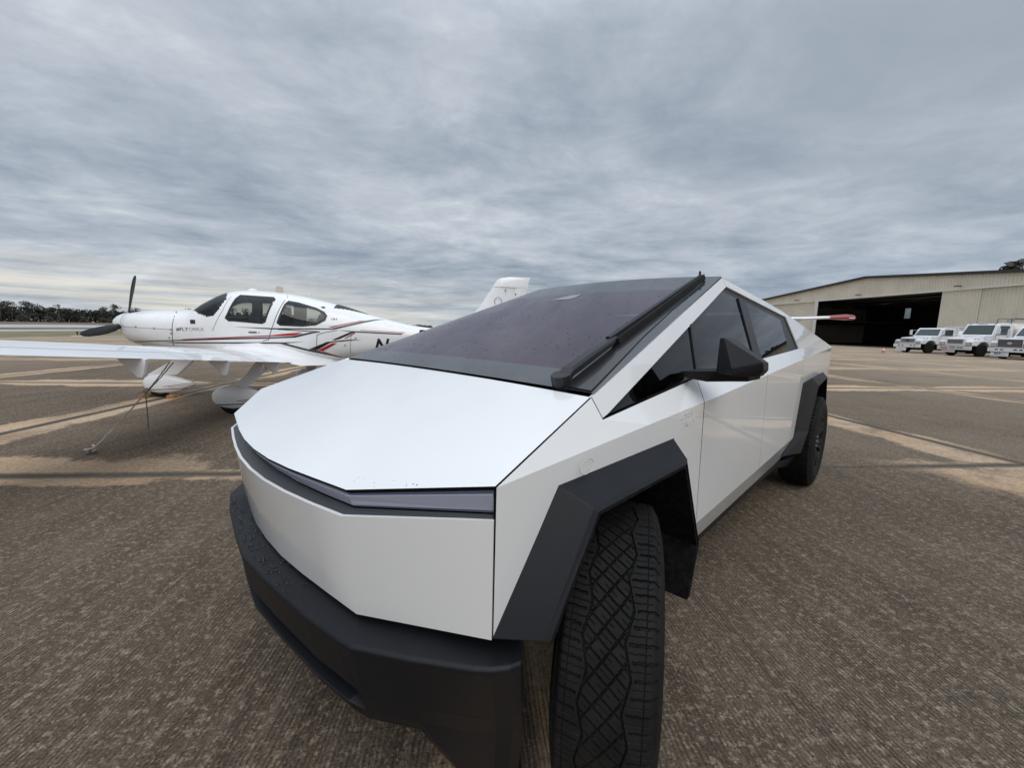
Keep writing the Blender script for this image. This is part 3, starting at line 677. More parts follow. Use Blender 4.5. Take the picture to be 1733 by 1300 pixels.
# --- windscreen with black ceramic band, roof glass
def wp(x, y, lift=0):      # point on the windscreen, crowned in the middle
    f = (y-.768)/(2.38-.768); cr_ = .022*(1-(x/.85)**2)
    return (x, y, 1.259+.5335*f*0+ (1.792-1.259)*f + cr_*min(1, .35+f*.65) + lift)
def wedge_x(y): f = (y-.768)/(2.38-.768); return .893+(.724-.893)*f
gx = [-1,-.92,-.75,-.5,-.25,0,.25,.5,.75,.92,1]; gy = [.768+.024,.93,1.2,1.5,1.8,2.08,2.2,2.38]
def wv(i, j, lift=0):
    y = gy[j]; x = gx[i]*wedge_x(y)*.997
    yy = y + ((.035*(1-gx[i]**2)) if j == len(gy)-1 else 0)
    return wp(x, yy, lift)
V = [wv(i, j) for j in range(len(gy)) for i in range(len(gx))]; ng = len(gx)
clear = []; band = []
for j in range(len(gy)-1):
    for i in range(ng-1):
        f = (j*ng+i, j*ng+i+1, (j+1)*ng+i+1, (j+1)*ng+i)
        (clear if (0 < j < 5 and 0 < i < ng-2) else band).append(f)
me_obj('windscreen', V, clear, M_ws, truck, out=(0,-.3,1), smooth=True)
me_obj('windscreen_band', V, band, M_frit, truck, out=(0,-.3,1), smooth=True)
me_obj('mirror_base_patch', [wp(-.236,1.931,.0015),wp(-.07,1.935,.0015),wp(-.05,1.965,.0015),wp(-.054,2.055,.0015),wp(-.14,2.045,.0015)], [(0,1,2,3,4)], mat('pale_grey_patch', (.26,.24,.27), .15), truck, out=(0,0,1))
me_obj('hood_backing', [(x, y+.012, z-.016) for x, y, z in front+rear_], [(i, i+1, n_+i+1, n_+i) for i in range(n_-1)], M_void, truck, out=(0,0,1))
rows = [[(x, y+.035*(1-(x/.724)**2)*(1 if y < 2.5 else 0), z+.02*(1-(x/w_)**2)) for x in (-w_, -w_*.5, 0, w_*.5, w_)] for (w_, y, z) in ((.722,2.385,1.792), (.770,3.28,1.697), (.795,3.75,1.640))]
V = [p for r_ in rows for p in r_]
me_obj('roof_glass', V, [(j*5+i, j*5+i+1, j*5+5+i+1, j*5+5+i) for j in range(2) for i in range(4)], M_frit, truck, out=(0,0,1), solid=.01)
me_obj('tonneau_cover', [(-.79,3.76,1.625),(.79,3.76,1.625),(.94,5.54,1.318),(-.94,5.54,1.318)], [(0,1,2,3)], M_black, truck, out=(0,0,1), solid=.02)
panel('tailgate', [(-.95,5.565,1.325),(.95,5.565,1.325),(.945,5.49,.72),(-.945,5.49,.72)], [(0,1,2,3)], (0,1,0))
MB().box(-.92, .92, 5.40, 5.55, .52, .70).build('rear_bumper', M_plastic, truck, bevel=.01)
# cowl strip between hood and glass
me_obj('cowl', [(-.88,.775,1.240),(.88,.775,1.240),(.86,.96,1.29),(-.86,.96,1.29)], [(0,1,2,3)], M_black, truck, out=(0,0,1), solid=.01)
# --- wiper along the driver's pillar
nw = Vector((0, -.314, .949))
def on_glass(x, y, h): v = Vector(wp(x, y))+nw*h; return v
mb = MB(); A1 = [(.750,.812,.022,.022),(.748,.85,.034,.025),(.738,1.00,.036,.024),(.728,1.13,.032,.020),(.713,1.20,.028,.016)]
rings = []
for x, y, h, r_ in A1:
    c = on_glass(x, y, h); u = Vector((1,.12,0)).normalized(); v = nw
    rings.append([c+u*r_*a+v*r_*b for a, b in ((-1,-.55),(-1,.25),(-.6,.62),(.6,.62),(1,.25),(1,-.55))])
wip = MB().loft(rings).tube([on_glass(.748,.815,-.03), on_glass(.748,.815,.04)], .036, 16).build('wiper', M_black, truck, bevel=.002)
rings = []
for y, a, b in ((1.16,.010,.008),(1.22,.012,.011),(1.6,.010,.011),(2.1,.008,.010),(2.285,.006,.007)):
    f = (y-1.16)/(2.285-1.16); c = on_glass(.712+(.633-.712)*f, y, .042-.012*f)
    u = Vector((1,.07,0)).normalized(); rings.append([c+u*a*p+nw*b*q for p, q in ((-1,-1),(-1,.4),(0,1),(1,.4),(1,-1))])
MB().loft(rings).build('wiper_arm', M_black, wip)
mb = MB(); rings = []
for y in (1.19, 1.5, 1.9, 2.30):
    f = (y-1.16)/(2.285-1.16); c = on_glass(.727+(.641-.727)*f, y, .018)
    u = Vector((1,.07,0)).normalized(); rings.append([c+u*p+nw*q for p, q in ((-.020,-.014),(-.014,.014),(.014,.014),(.020,-.014))])
mb.loft(rings); mb.tube([on_glass(.633,2.28,.02), on_glass(.633,2.29,.055)], .006, 6); mb.build('wiper_blade', M_rubber, wip)
me_obj('wiper_reflection_strip', [on_glass(.765,.80,.006), on_glass(.872,.80,.005), on_glass(.785,1.30,.004), on_glass(.662,2.24,.003), on_glass(.645,2.24,.003), on_glass(.727,1.2,.006)], [(0,1,2,3,4,5)], M_black_gloss, truck, out=(0,0,1), solid=.003)  # black strip painting the wiper's reflection and the black glass by the pillar
# --- cabin
MB().box(-.84, .84, 1.42, 3.95, .40, .56).build('underbody', M_void, truck)
MB().box(-.50, .50, .40, 5.35, .33, .95).build('chassis', M_void, truck)
MB().box(-.90, .90, .98, 1.60, .86, 1.02).box(-.88, .88, 1.05, 1.60, 1.0, 1.14).build('dashboard', M_seat, truck, bevel=.02)
MB().box(-.22, .20, 1.60, 1.63, 1.10, 1.33).build('centre_screen', M_black, truck, bevel=.004)
mb = MB(); rg = []
for k in range(24):
    a = 2*PI*k/24; rg.append((.38+.19*math.cos(a), 1.78+.05*math.sin(a), 1.13+.15*math.sin(a)))
mb.tube(rg+[rg[0]], .014, 6, cap=False).tube([(.20,1.78,1.13),(.56,1.78,1.13)], .015, 6); mb.build('steering_wheel', M_black, truck)
for x, y in ((.38,2.30),(-.38,2.30),(.40,3.15),(-.40,3.15)):
    z0 = .95 if y < 3 else .92; top = 1.56 if y < 3 else 1.45
    mb = MB(); mb.box(x-.25, x+.25, y-.35, y+.12, z0-.2, z0-.05); mb.prism([(x-.25,y+.02,z0-.1),(x-.25,y+.18,z0-.1),(x-.22,y+.34,top-.12),(x-.22,y+.24,top-.10)], (.47,0,0)); st_ = mb.build('seat', M_seatl, truck, bevel=.03)
    MB().box(x-.13, x+.13, y+.24, y+.34, top-.12, top+.07).build('headrest', M_seatl, st_, bevel=.03)
MB().box(-.86, .86, 1.45, 3.9, .56, .60).box(-.86,.86,3.55,3.9,.6,1.45).build('cabin_floor', M_seat, truck)
MB().box(-.12, .12, 2.06, 2.10, 1.60, 1.66).build('rear_view_mirror', M_black, truck, bevel=.01)
# --- faint decals pressed in the wrap of the left fender
rg = [(.9625+.0002*k*0, .655+.034*math.cos(a), 1.083+.022*math.sin(a)) for k, a in enumerate([PI*(.1+1.75*i/26) for i in range(27)])]
MB().tube(rg, .0012, 4).build('ring_mark', M_signg, truck)
def text_mesh(body, size, bold=0., shear=0., spacing=1., align='LEFT'):
    cu_ = bpy.data.curves.new('t', 'FONT'); cu_.body = body; cu_.size = size; cu_.offset = bold; cu_.shear = shear; cu_.space_character = spacing; cu_.resolution_u = 3; cu_.align_x = align
    ob = bpy.data.objects.new('t', cu_); COL.objects.link(ob); dg = bpy.context.evaluated_depsgraph_get(); dg.update()
    me = bpy.data.meshes.new_from_object(ob.evaluated_get(dg)); vs = [v.co.copy() for v in me.vertices]; fs = [tuple(p.vertices) for p in me.polygons]
    bpy.data.objects.remove(ob); bpy.data.meshes.remove(me); bpy.data.curves.remove(cu_); return vs, fs
M_faint = mat('pressed_script', (.76,.76,.755), .3, coat=1.)
V = []; F = []
for ln, (txt_, yy, zz) in enumerate((('CYBER', 1.285, 1.118), ('TRUCK', 1.300, 1.085))):
    v, f = text_mesh(txt_, .034, 0, .45); b = len(V); V += [(.9706+(yy+p.x-1.3)*.02, yy+p.x, zz+p.y+.10*p.x) for p in v]; F += [tuple(i+b for i in q) for q in f]
me_obj('script_mark', V, F, M_faint, truck, out=(1,0,0), solid=-.0006)
# --- wheels
def make_tyre(name, parent, hires=True):
    Rr, Wt = .437, .245; nv = 130 if hires else 20; nu_ = 1150 if hires else 96; per = 2*PI*Rr
    tri = lambda x: abs((x % 1.)*2-1)*2-1
    def groove(u, v):
        # u along the circumference (m), v across (m)
        P_ = per/36; d = 0.; a = abs(v); sgn = 1 if v > 0 else -1
        zz = .053+.009*tri(u/(2*P_)*1.+(.25 if v > 0 else .75))
        if abs(a-zz) < .0026: return .0095
        if a < zz:
            x = ((u+1.45*v) % (P_*1.0)); x = min(x, P_-x)
            if x < .0042: return .0090
            x = ((u-.75*v+.02) % (P_*.5)); x = min(x, P_*.5-x)
            if x < .0026: return .0075
            x = ((u-.75*v+.02) % (P_*.5)-P_*.25)
            if abs(x) < .0010 and (int(v*60) % 2 == 0): return .0030
        else:
            u2 = u+(0 if v > 0 else P_*.25)+.10*(a-.06)
            x = u2 % (P_*.5); x = min(x, P_*.5-x)
            if x < .0033 and a > zz+.010: return .0085
            x = (u2+P_*.25) % (P_*.5); x = min(x, P_*.5-x)
            if x < .0011 and a < .108: return .003
            if abs(a-.094) < .0011 and a < .12: return .0028
        return 0.
    prof = []
    for i in range(nv+1):
        v = -Wt/2+Wt*i/nv; a = abs(v)/(Wt/2)
        r_ = Rr-.006*a**2-(.022*max(0, (a-.86)/.14)**2.2)
        prof.append((v, r_, True))
    side = [(.1290,.402,0),(.1370,.375,0),(.1440,.345,0),(.140,.315,0),(.1335,.285,0),(.128,.262,0),(.122,.255,0)]
    V = []; 
    full = [(-x, r_, 0) for x, r_, _ in reversed(side)]+prof+side
    for k in range(nu_):
        th = 2*PI*k/nu_; u = per*k/nu_; c, s_ = math.cos(th), math.sin(th)
        for (v, r_, tr) in full:
            rr_ = r_-(groove(u, v) if (tr and hires) else 0)
            V.append((v, rr_*c, rr_*s_))
    m_ = len(full); F = []
    for k in range(nu_):
        k2 = (k+1) % nu_
        for j in range(m_-1): F.append((k*m_+j, k*m_+j+1, k2*m_+j+1, k2*m_+j))
    me = bpy.data.meshes.new(name); me.from_pydata(V, [], F); me.materials.append(M_rubber)
    o = bpy.data.objects.new(name, me); link(o, parent); return o
def make_wheel():
    mb = MB()
    mb.lathe([(-.10,.255),(-.095,.235),(.02,.225),(.085,.245),(.118,.262),(.128,.262),(.126,.250),(.10,.238),(.02,.10),(.02,.0001)], 48)
    w_ = mb.build('wheel', M_rim, truck, smooth=True, auto=35)
    sp = MB()
    for k in range(7):
        a = 2*PI*k/7; m_ = Matrix.Rotation(a, 4, 'X')
        for da in (-.15, .15):
            m2 = Matrix.Rotation(a+da*1.0, 4, 'X')
            sp.prism([(.070,-.020,.06),(.070,.020,.06),(.100,.024,.250),(.100,-.024,.250)], (.030,0,0), m2)
        sp.prism([(.085,-.05,.215),(.085,.05,.215),(.095,.062,.252),(.095,-.062,.252)], (.028,0,0), m_)
    sp.lathe([(.06,.085),(.105,.082),(.112,.06),(.112,.0001)], 24)
    sp.build('spokes', M_rim, w_, bevel=.003)
    nut = MB()
    for k in range(6): nut.lathe([(.10,.010),(.118,.009),(.118,.0001)], 8, Matrix.Translation((0, .052*math.cos(k*PI/3), .052*math.sin(k*PI/3))))
    nut.build('wheel_nuts', M_metal, w_)
    return w_
wh = make_wheel(); tyre = make_tyre('tyre', wh)
wheels = [(.942,.885,R(27)), (-.925,.885,R(27)), (.922,4.512,0), (-.922,4.512,0)]
for n_, (x, y, a) in enumerate(wheels):
    o = wh if n_ == 0 else copy_tree(wh, truck)
    o.location = (x, y, .4365); o.rotation_euler = (R(23*n_), 0, a if x > 0 else a+PI)
    o.rotation_mode = 'XYZ'
# --- rain drops on glass and bumper
random.seed(21); dm = MB()
def drop(c, nrm, r_):
    r_ *= 1.35
    nrm = Vector(nrm).normalized(); u = nrm.orthogonal().normalized(); v = nrm.cross(u); c = Vector(c); n = 7
    r0 = [c+(u*math.cos(2*PI*k/n)+v*math.sin(2*PI*k/n)*random.uniform(.8,1.2))*r_ for k in range(n)]; r1 = [c+(u*math.cos(2*PI*k/n)+v*math.sin(2*PI*k/n))*r_*.65+nrm*r_*.42 for k in range(n)]
    dm.add(r0+r1+[c+nrm*r_*.55], [(k, (k+1) % n, n+(k+1) % n, n+k) for k in range(n)]+[(n+k, n+(k+1) % n, 2*n) for k in range(n)])
cl = [(random.uniform(-.85,.75), random.uniform(.9,2.2)) for _ in range(26)]
for k in range(430):
    if random.random() < .6: c = random.choice(cl); x, y = c[0]+random.gauss(0,.09), c[1]+random.gauss(0,.08)
    else: x, y = random.uniform(-.85,.8), random.uniform(.82,2.35)
    if abs(x) > wedge_x(y)-.03 or not .82 < y < 2.36: continue
    drop(Vector(wp(x, y))+nw*.001, nw, random.choice((.0012,.0016,.002,.0028)))
for k in range(150):
    x = random.uniform(-.55,.35); yy = .045+.06*(x/.5)**2; f = random.uniform(.1,.85)
    y = (.018+.13*x*x)+(.09)*f; drop((x, y+.006, .6665+(.69-.66)*f*.95), (0,-.25,1), random.choice((.002,.003,.0042)))
for k in range(330):
    x = random.gauss(.45,.26); y = .16+abs(random.gauss(0,.11))
    if abs(x) < .85 and y > .13+max(0, abs(x)-.6)*.6+.01: drop((x, y, hz_(y)+.0008), (0,-.28,1), random.choice((.0009,.0013,.0018)))
tag(dm.build('water_droplets', M_water, truck, recalc=True, smooth=True), kind='stuff')
for ch in truck.children: ch.location = Vector(ch.location)-Vector(truck.location)
# ================================================================== LOW-WING AIRCRAFT   local x aft, local -y port (towards the pickup), z up
PT = .86644
plane = empty('light_aircraft', (-8.846, .475, 0), PT, 'white low wing propeller aircraft with black and red stripes, tied down beyond the pickup', 'aircraft')
TB = [(-.43,1.20,1.595,1.42,.205),(-.34,1.09,1.63,1.40,.30),(-.2,1.035,1.655,1.37,.39),(.1,.99,1.69,1.33,.50),(.4,.91,1.705,1.30,.55),(.8,.83,1.725,1.27,.585),(.95,.80,1.77,1.265,.595),(1.1,.78,1.88,1.26,.605),(1.46,.75,2.06,1.26,.62),(1.87,.74,2.11,1.26,.62),(2.4,.74,2.08,1.26,.61),(2.83,.76,2.02,1.26,.585),(3.53,.77,1.86,1.24,.50),(4.06,.82,1.70,1.23,.43),(5.09,.98,1.47,1.24,.28),(6.2,1.16,1.42,1.29,.15),(7.0,1.26,1.40,1.33,.06)]
def sec(a):
    a = max(TB[0][0], min(TB[-1][0], a))
    for i in range(len(TB)-1):
        if a <= TB[i+1][0]:
            f = (a-TB[i][0])/(TB[i+1][0]-TB[i][0]); n = len(TB); r_ = []
            for c in range(1, 5):      # monotone-ish cubic through the stations
                p0, p1, p2, p3 = TB[max(i-1,0)], TB[i], TB[i+1], TB[min(i+2,n-1)]
                h = p2[0]-p1[0]
                m1 = (p2[c]-p0[c])/(p2[0]-p0[0])*h; m2 = (p3[c]-p1[c])/(p3[0]-p1[0])*h
                r_.append((2*f**3-3*f*f+1)*p1[c]+(f**3-2*f*f+f)*m1+(-2*f**3+3*f*f)*p2[c]+(f**3-f*f)*m2)
            return r_
def hwid(a, z):
    zb, zt, zc, hw = sec(a)
    if z >= zc: q = min(1, (z-zc)/(zt-zc)); n = 2.3
    else: q = min(1, (zc-z)/(zc-zb)); n = 2.8
    return hw*(1-q**n)**(1/n)
CA = (6.177, 8.4155, 1.46)
def onsurf(a, z, off=.58):       # slide a side-view point along its sight line until it lies on the hull
    k = .90; lo = None
    while k < 1.10:
        A = CA[0]+(a-CA[0])*k; Z = CA[2]+(z-CA[2])*k; p = CA[1]+(off-CA[1])*k
        if p <= hwid(A, Z): return (A, Z)
        k += .0006
    A = CA[0]+(a-CA[0]); zb, zt, zc, hw = sec(A); return (A, min(max(z, zb+.02), zt-.01))
P_ = dict(
 fw=[(1.93,1.975),(2.498,1.95),(2.529,1.917),(2.327,1.507),(2.274,1.478),(1.691,1.521),(1.644,1.566),(1.688,1.642),(1.848,1.913)],
 rw=[(2.759,1.889),(2.929,1.862),(3.238,1.773),(3.377,1.704),(3.422,1.64),(3.387,1.558),(3.224,1.473),(2.986,1.444),(2.595,1.452),(2.535,1.492),(2.563,1.557),(2.694,1.832)],
 k1=[(.072,1.113),(1.652,1.199),(2.426,1.227),(2.793,1.253),(3.123,1.332),(3.292,1.338),(3.164,1.314),(2.844,1.227),(2.425,1.203),(1.65,1.173),(.547,1.124),(.07,1.099)],
 r1=[(.881,1.169),(2.428,1.265),(2.638,1.294),(2.901,1.32),(2.985,1.316),(2.814,1.264),(2.427,1.245),(.88,1.161)],
 k2=[(.546,1.108),(2.421,1.135),(2.608,1.135),(2.998,1.152),(2.681,1.118),(2.544,1.110),(2.419,1.108),(.784,1.093)],
 k3=[(2.555,1.113),(2.66,1.12),(3.066,1.014),(3.182,1.002),(3.701,.87),(3.626,.869),(3.064,.978)],
 k4=[(3.06,1.005),(3.401,1.156),(3.789,1.204),(4.037,1.21),(3.788,1.182),(3.476,1.146),(3.191,.98)],
 r2=[(3.218,.988),(3.497,1.133),(3.593,1.135),(3.33,.981)], r2b=[(3.33,.981),(3.68,.877),(3.658,.869),(3.308,.973)],
 k5=[(3.499,1.194),(3.826,1.345),(3.939,1.355),(3.644,1.218),(3.563,1.192)], r3=[(3.725,1.227),(3.912,1.338),(3.933,1.33),(3.757,1.228)],
 k6=[(1.769,1.407),(2.436,1.395),(3.508,1.409),(4.026,1.543),(4.318,1.595),(4.481,1.591),(4.318,1.577),(4.046,1.513),(3.55,1.391),(2.435,1.372)],
 k7=[(2.539,1.381),(3.293,1.349),(3.292,1.333),(2.538,1.368)], r4=[(3.445,1.434),(4.026,1.562),(4.123,1.562),(4.026,1.549),(3.508,1.426)])
P45 = dict(k8=[(3.56,1.378),(3.82,1.366),(4.78,1.335),(4.746,1.311),(3.885,1.343)], r5=[(3.985,1.388),(4.825,1.358),(4.803,1.346),(3.985,1.379)])
SF = {k: [onsurf(a, z) for a, z in v] for k, v in P_.items()}; SF.update({k: [onsurf(a, z, .45) for a, z in v] for k, v in P45.items()})
WSP = [(.74,1.745),(1.02,1.69),(1.25,1.60),(1.38,1.577),(1.455,1.60),(1.55,1.78),(1.60,1.92),(1.56,2.0),(1.50,2.045),(1.47,2.3),(.70,2.3)]
def inpoly(x, y, P):
    c = False; j = len(P)-1
    for i in range(len(P)):
        if (P[i][1] > y) != (P[j][1] > y) and x < (P[j][0]-P[i][0])*(y-P[i][1])/(P[j][1]-P[i][1])+P[i][0]: c = not c
        j = i
    return c
# hull grid
NA, NK = 300, 132; A0_, A1_ = -.43, 7.0
V = []; hull = []; ws_f = []; fwf = {1: [], -1: []}; rwf = {1: [], -1: []}; bwf = []
for i in range(NA+1):
    a = A0_+(A1_-A0_)*i/NA; zb, zt, zc, hw = sec(a)
    for k in range(NK):
        th = 2*PI*k/NK; cs, sn = math.cos(th), math.sin(th)
        n = 2.3 if cs >= 0 else 2.8; h = (zt-zc) if cs >= 0 else (zc-zb)
        y = hw*math.copysign(abs(sn)**(2/n), sn); z_ = zc+h*math.copysign(abs(cs)**(2/n), cs); V.append((a, y, z_))
for i in range(NA):
    for k in range(NK):
        k2 = (k+1) % NK; f = (i*NK+k, i*NK+k2, (i+1)*NK+k2, (i+1)*NK+k)
        ca = (V[f[0]][0]+V[f[2]][0])/2; cy = (V[f[0]][1]+V[f[2]][1])/2; cz = (V[f[0]][2]+V[f[2]][2])/2; sd = 1 if cy > 0 else -1
        if cz > 1.5 and inpoly(ca, cz, WSP): ws_f.append(f)
        elif cz > 1.35 and inpoly(ca, cz, SF['fw']): fwf[sd].append(f)
        elif cz > 1.35 and inpoly(ca, cz, SF['rw']): rwf[sd].append(f)
        elif 3.45 < ca < 4.05 and abs(cy) < .30*(1-(ca-3.45)/.9) and cz > 1.5: bwf.append(f)
        else: hull.append(f)
hull.append(tuple(range(NK))); hull.append(tuple(NA*NK+k for k in range(NK)))
def sub(name, faces, m, parent=plane, **kw):
    ids = sorted({i for f in faces for i in f}); mp = {j: n for n, j in enumerate(ids)}
    return me_obj(name, [V[j] for j in ids], [tuple(mp[i] for i in f) for f in faces], m, parent, smooth=True, **kw)
sub('fuselage', hull, M_awhite)
sub('windscreen', ws_f, M_wsplane)
for sd in (1, -1): sub('cabin_window', fwf[sd], M_planeglass); sub('cabin_window', rwf[sd], M_planeglass)
if bwf: sub('rear_window', bwf, M_black)
def decal(name, P, m, lift=.003, sides=(-1,), parent=plane, da=.07, dz=.035):
    out = []
    for sd in sides:
        bm = bmesh.new(); vs = [bm.verts.new((a, z, 0)) for a, z in P]
        tri = tessellate_polygon([[Vector((a, z, 0)) for a, z in P]])
        for t3 in tri:
            try: bm.faces.new([vs[i] for i in t3])
            except ValueError: pass
        for axis, stp in ((0, da), (1, dz)):
            lo = min(p[axis] for p in P); hi = max(p[axis] for p in P); x = math.ceil(lo/stp)*stp
            while x < hi:
                co = [0,0,0]; no = [0,0,0]; co[axis] = x; no[axis] = 1
                bmesh.ops.bisect_plane(bm, geom=bm.verts[:]+bm.edges[:]+bm.faces[:], plane_co=co, plane_no=no); x += stp
        bm.verts.index_update()
        V2 = [(v.co.x, sd*(hwid(v.co.x, v.co.y)+lift), v.co.y) for v in bm.verts]; F2 = [tuple(v.index for v in f.verts) for f in bm.faces]; bm.free()
        out.append(me_obj(name, V2, F2, m, parent, out=(0, sd, .1)))
    return out
def ringpoly(P, w):      # outline band of width w inside polygon P
    n = len(P); cx = sum(p[0] for p in P)/n; cz = sum(p[1] for p in P)/n; I = []
    for i in range(n):
        a, b, c = Vector(P[i-1]), Vector(P[i]), Vector(P[(i+1) % n]); d1 = (b-a).normalized(); d2 = (c-b).normalized()
        n1 = Vector((-d1.y, d1.x)); n2 = Vector((-d2.y, d2.x)); m_ = (n1+n2).normalized()
        if m_.dot(Vector((cx, cz))-b) < 0: m_ = -m_
        I.append(tuple(b+m_*w))
    return I
for k in ('fw', 'rw'):
    O_ = ringpoly(SF[k], -.012); I_ = ringpoly(SF[k], .028); n = len(O_)
    for sd in (-1, 1):
        mb = MB()
        for i in range(n):
            j = (i+1) % n; q = [O_[i], O_[j], I_[j], I_[i]]
            for t_ in range(4):      # subdivide each side so that it follows the hull
                l = lambda A, B, f: (A[0]+(B[0]-A[0])*f, A[1]+(B[1]-A[1])*f)
                a1, a2 = l(q[0], q[1], t_/4), l(q[0], q[1], (t_+1)/4); b1_, b2_ = l(q[3], q[2], t_/4), l(q[3], q[2], (t_+1)/4)
                mb.add([(p[0], sd*(hwid(*p)+.004), p[1]) for p in (a1, a2, b2_, b1_)], [(0,1,2,3)])
        mb.build('window_frame', M_black, plane, out=(0, sd, .1))
for k in ('k1','k2','k3','k4','k5','k6','k7','k8'): decal('black_stripe', SF[k], M_black_gloss, .0035)
for k in ('r1','r2','r2b','r3','r4','r5'): decal('red_stripe', SF[k], M_red, .0045)
for P in (SF['k1'], SF['k6']): decal('black_stripe', P, M_black_gloss, .0035, (1,))
def seam(pts, w=.006, name='panel_seam', off=.58, sides=(-1,), m=None):
    S_ = [onsurf(a, z, off) for a, z in pts]; 
    for sd in sides:
        mb = MB()
        for i in range(len(S_)-1):
            a, b = Vector(S_[i]), Vector(S_[i+1]); d_ = (b-a).normalized(); nn = Vector((-d_.y, d_.x))*w
            N_ = max(1, int((b-a).length/.06))
            for k in range(N_):
                p, q = a.lerp(b, k/N_), a.lerp(b, (k+1)/N_)
                mb.add([(c.x, sd*(hwid(c.x, c.y)+.0025), c.y) for c in (p-nn, q-nn, q+nn, p+nn)], [(0,1,2,3)])
        mb.build(name, m or M_seam, plane, out=(0, sd, .1))
seam([(2.80,2.03),(2.748,1.961),(2.613,1.777),(2.484,1.507),(2.41,1.311),(2.371,1.181),(2.266,1.157)], .007)
seam([(1.774,1.95),(1.596,1.68),(1.48,1.487),(1.407,1.325)], .004)
seam([(.86,1.69),(.822,1.636),(.761,1.514),(.723,1.302),(.721,1.058),(.73,.95)], .007)
seam([(3.602,1.377),(3.356,1.328),(3.237,1.283),(3.215,1.03),(3.221,.919),(3.301,.83)], .006)
seam([(3.851,1.291),(3.828,.941)], .004)
seam([(-.5,1.40),(-.1,1.375),(.35,1.35),(.72,1.335)], .003)
for a, z in ((-.45,1.42),(-.22,1.40),(.12,1.375),(.42,1.352),(.70,1.335),(.70,1.27),(.66,1.19),(3.93,1.235),(3.73,1.10)):
    A, Z = onsurf(a, z); MB().lathe([(0,.016),(.006,.014),(.006,.0001)], 8, Matrix.Translation((A, -hwid(A,Z)-.004, Z)) @ Matrix.Rotation(-PI/2, 4, 'Z')).build('fastener', M_grey, plane)
def on_hull_box(a0, z0, a1, z1, m, name, lift=.004): return decal(name, [onsurf(a0, z0), onsurf(a1, z0), onsurf(a1, z1), onsurf(a0, z1)], m, lift)
on_hull_box(1.041,1.448,1.125,1.520, M_black_gloss, 'step_pad', .006)
on_hull_box(2.029,1.300,2.175,1.322, M_black_gloss, 'door_handle', .012)
on_hull_box(2.20,1.297,2.222,1.317, M_grey, 'door_lock', .008)
on_hull_box(3.505,1.568,3.52,1.60, M_grey, 'registration_small'); on_hull_box(3.535,1.568,3.57,1.60, M_grey, 'registration_small'); on_hull_box(3.585,1.568,3.605,1.60, M_grey, 'registration_small')
def text_on(body, a0, z0, size, m, name, bold=0., shear=0., off=.58, width=None):
    v, f = text_mesh(body, size, bold, shear); w_ = max(p.x for p in v); k = (width/w_) if width else 1.
    bm = bmesh.new(); bv = [bm.verts.new((a0+p.x*k, z0+p.y, 0)) for p in v]
    for q in f:
        try: bm.faces.new([bv[i] for i in q])
        except ValueError: pass
    for ax_, c0, c1 in ((0, a0, a0+w_*k), (1, z0-.1, z0+size)):
        x = c0+.03
        while x < c1:
            co = [0,0,0]; no = [0,0,0]; co[ax_] = x; no[ax_] = 1
            bmesh.ops.bisect_plane(bm, geom=bm.verts[:]+bm.edges[:]+bm.faces[:], plane_co=co, plane_no=no); x += .03
    bm.verts.index_update(); VV = []
    for q in bm.verts: A, Z = onsurf(q.co.x, q.co.y, off); VV.append((A, -(hwid(A, Z)+.004), Z))
    FF = [tuple(q.index for q in g_.verts) for g_ in bm.faces]; bm.free()
    me_obj(name, VV, FF, m, plane, out=(0,-1,0))
text_on('#FLY', .79, 1.318, .088, M_black_gloss, 'lettering', .0006, 0, width=.205)
text_on('CIRRUS', 1.005, 1.322, .082, M_grey, 'lettering', 0, 0, width=.25)
text_on('N', 4.225, .985, .345, M_black_gloss, 'registration', .010, .28, .45, width=.30)
# spinner and propeller
sp_ = MB().lathe([(-.705,.001),(-.695,.045),(-.66,.095),(-.60,.140),(-.52,.178),(-.44,.20),(-.435,.15)], 40, Matrix.Translation((0,0,1.434))).build('spinner', M_awhite, plane, smooth=True, auto=50)
prop = None
for k in range(3):
    ph = R(-16.4+120*k); m_ = Matrix.Translation((-.47,0,1.434)) @ Matrix.Rotation(ph, 4, 'X')
    rings = []
    for r_, ch, th_, tw, sw in ((.12,.075,.05,1.0,0),(.20,.095,.040,.70,-.005),(.32,.130,.030,.52,-.010),(.50,.150,.024,.38,-.008),(.70,.145,.018,.28,.004),(.85,.118,.013,.22,.016),(.94,.080,.010,.18,.026),(.976,.030,.006,.16,.034)):
        rg = []
        for (u, t2) in ((-.5,0),(-.3,.42),(.05,.5),(.35,.28),(.5,0),(.35,-.28),(.05,-.5),(-.3,-.42)):
            c_, t_ = u*ch+sw, t2*th_; ct, st2 = math.cos(tw), math.sin(tw)
            rg.append(m_ @ Vector((-c_*st2+t_*ct, c_*ct+t_*st2, r_)))
        rings.append(rg)
    MB().loft(rings).build('propeller_blade', M_prop, plane, smooth=True, auto=60)
# wing
def lea(p): return 1.30+.105*p
def tea(p): return 2.90-.025*p
def zte(p): return .70+.097*p
def inc(p): return .125-.012*p
NAx = lambda x: 5*(.2969*math.sqrt(max(x,0))-.1260*x-.3516*x*x+.2843*x**3-.1015*x**4)
def foil(p, x0, x1, sg, n=12, dz=0.):
    L, T = lea(p), tea(p); c = T-L; t_ = .155-.004*p; ze = zte(p); up_ = []; lo_ = []
    for i in range(n+1):
        x = x0+(x1-x0)*(1-math.cos(PI*i/n))/2 if x0 == 0 else x0+(x1-x0)*i/n
        cam_ = .03*c*4*x*(1-x); z_ = ze+inc(p)*(1-x)+cam_+dz; th_ = NAx(x)*t_*c
        up_.append((L+x*c, sg*p, z_+th_)); lo_.append((L+x*c, sg*p, z_-th_*.8))
    return up_+lo_[::-1][(1 if x1 == 1 else 0):(-1 if x0 == 0 else None)]
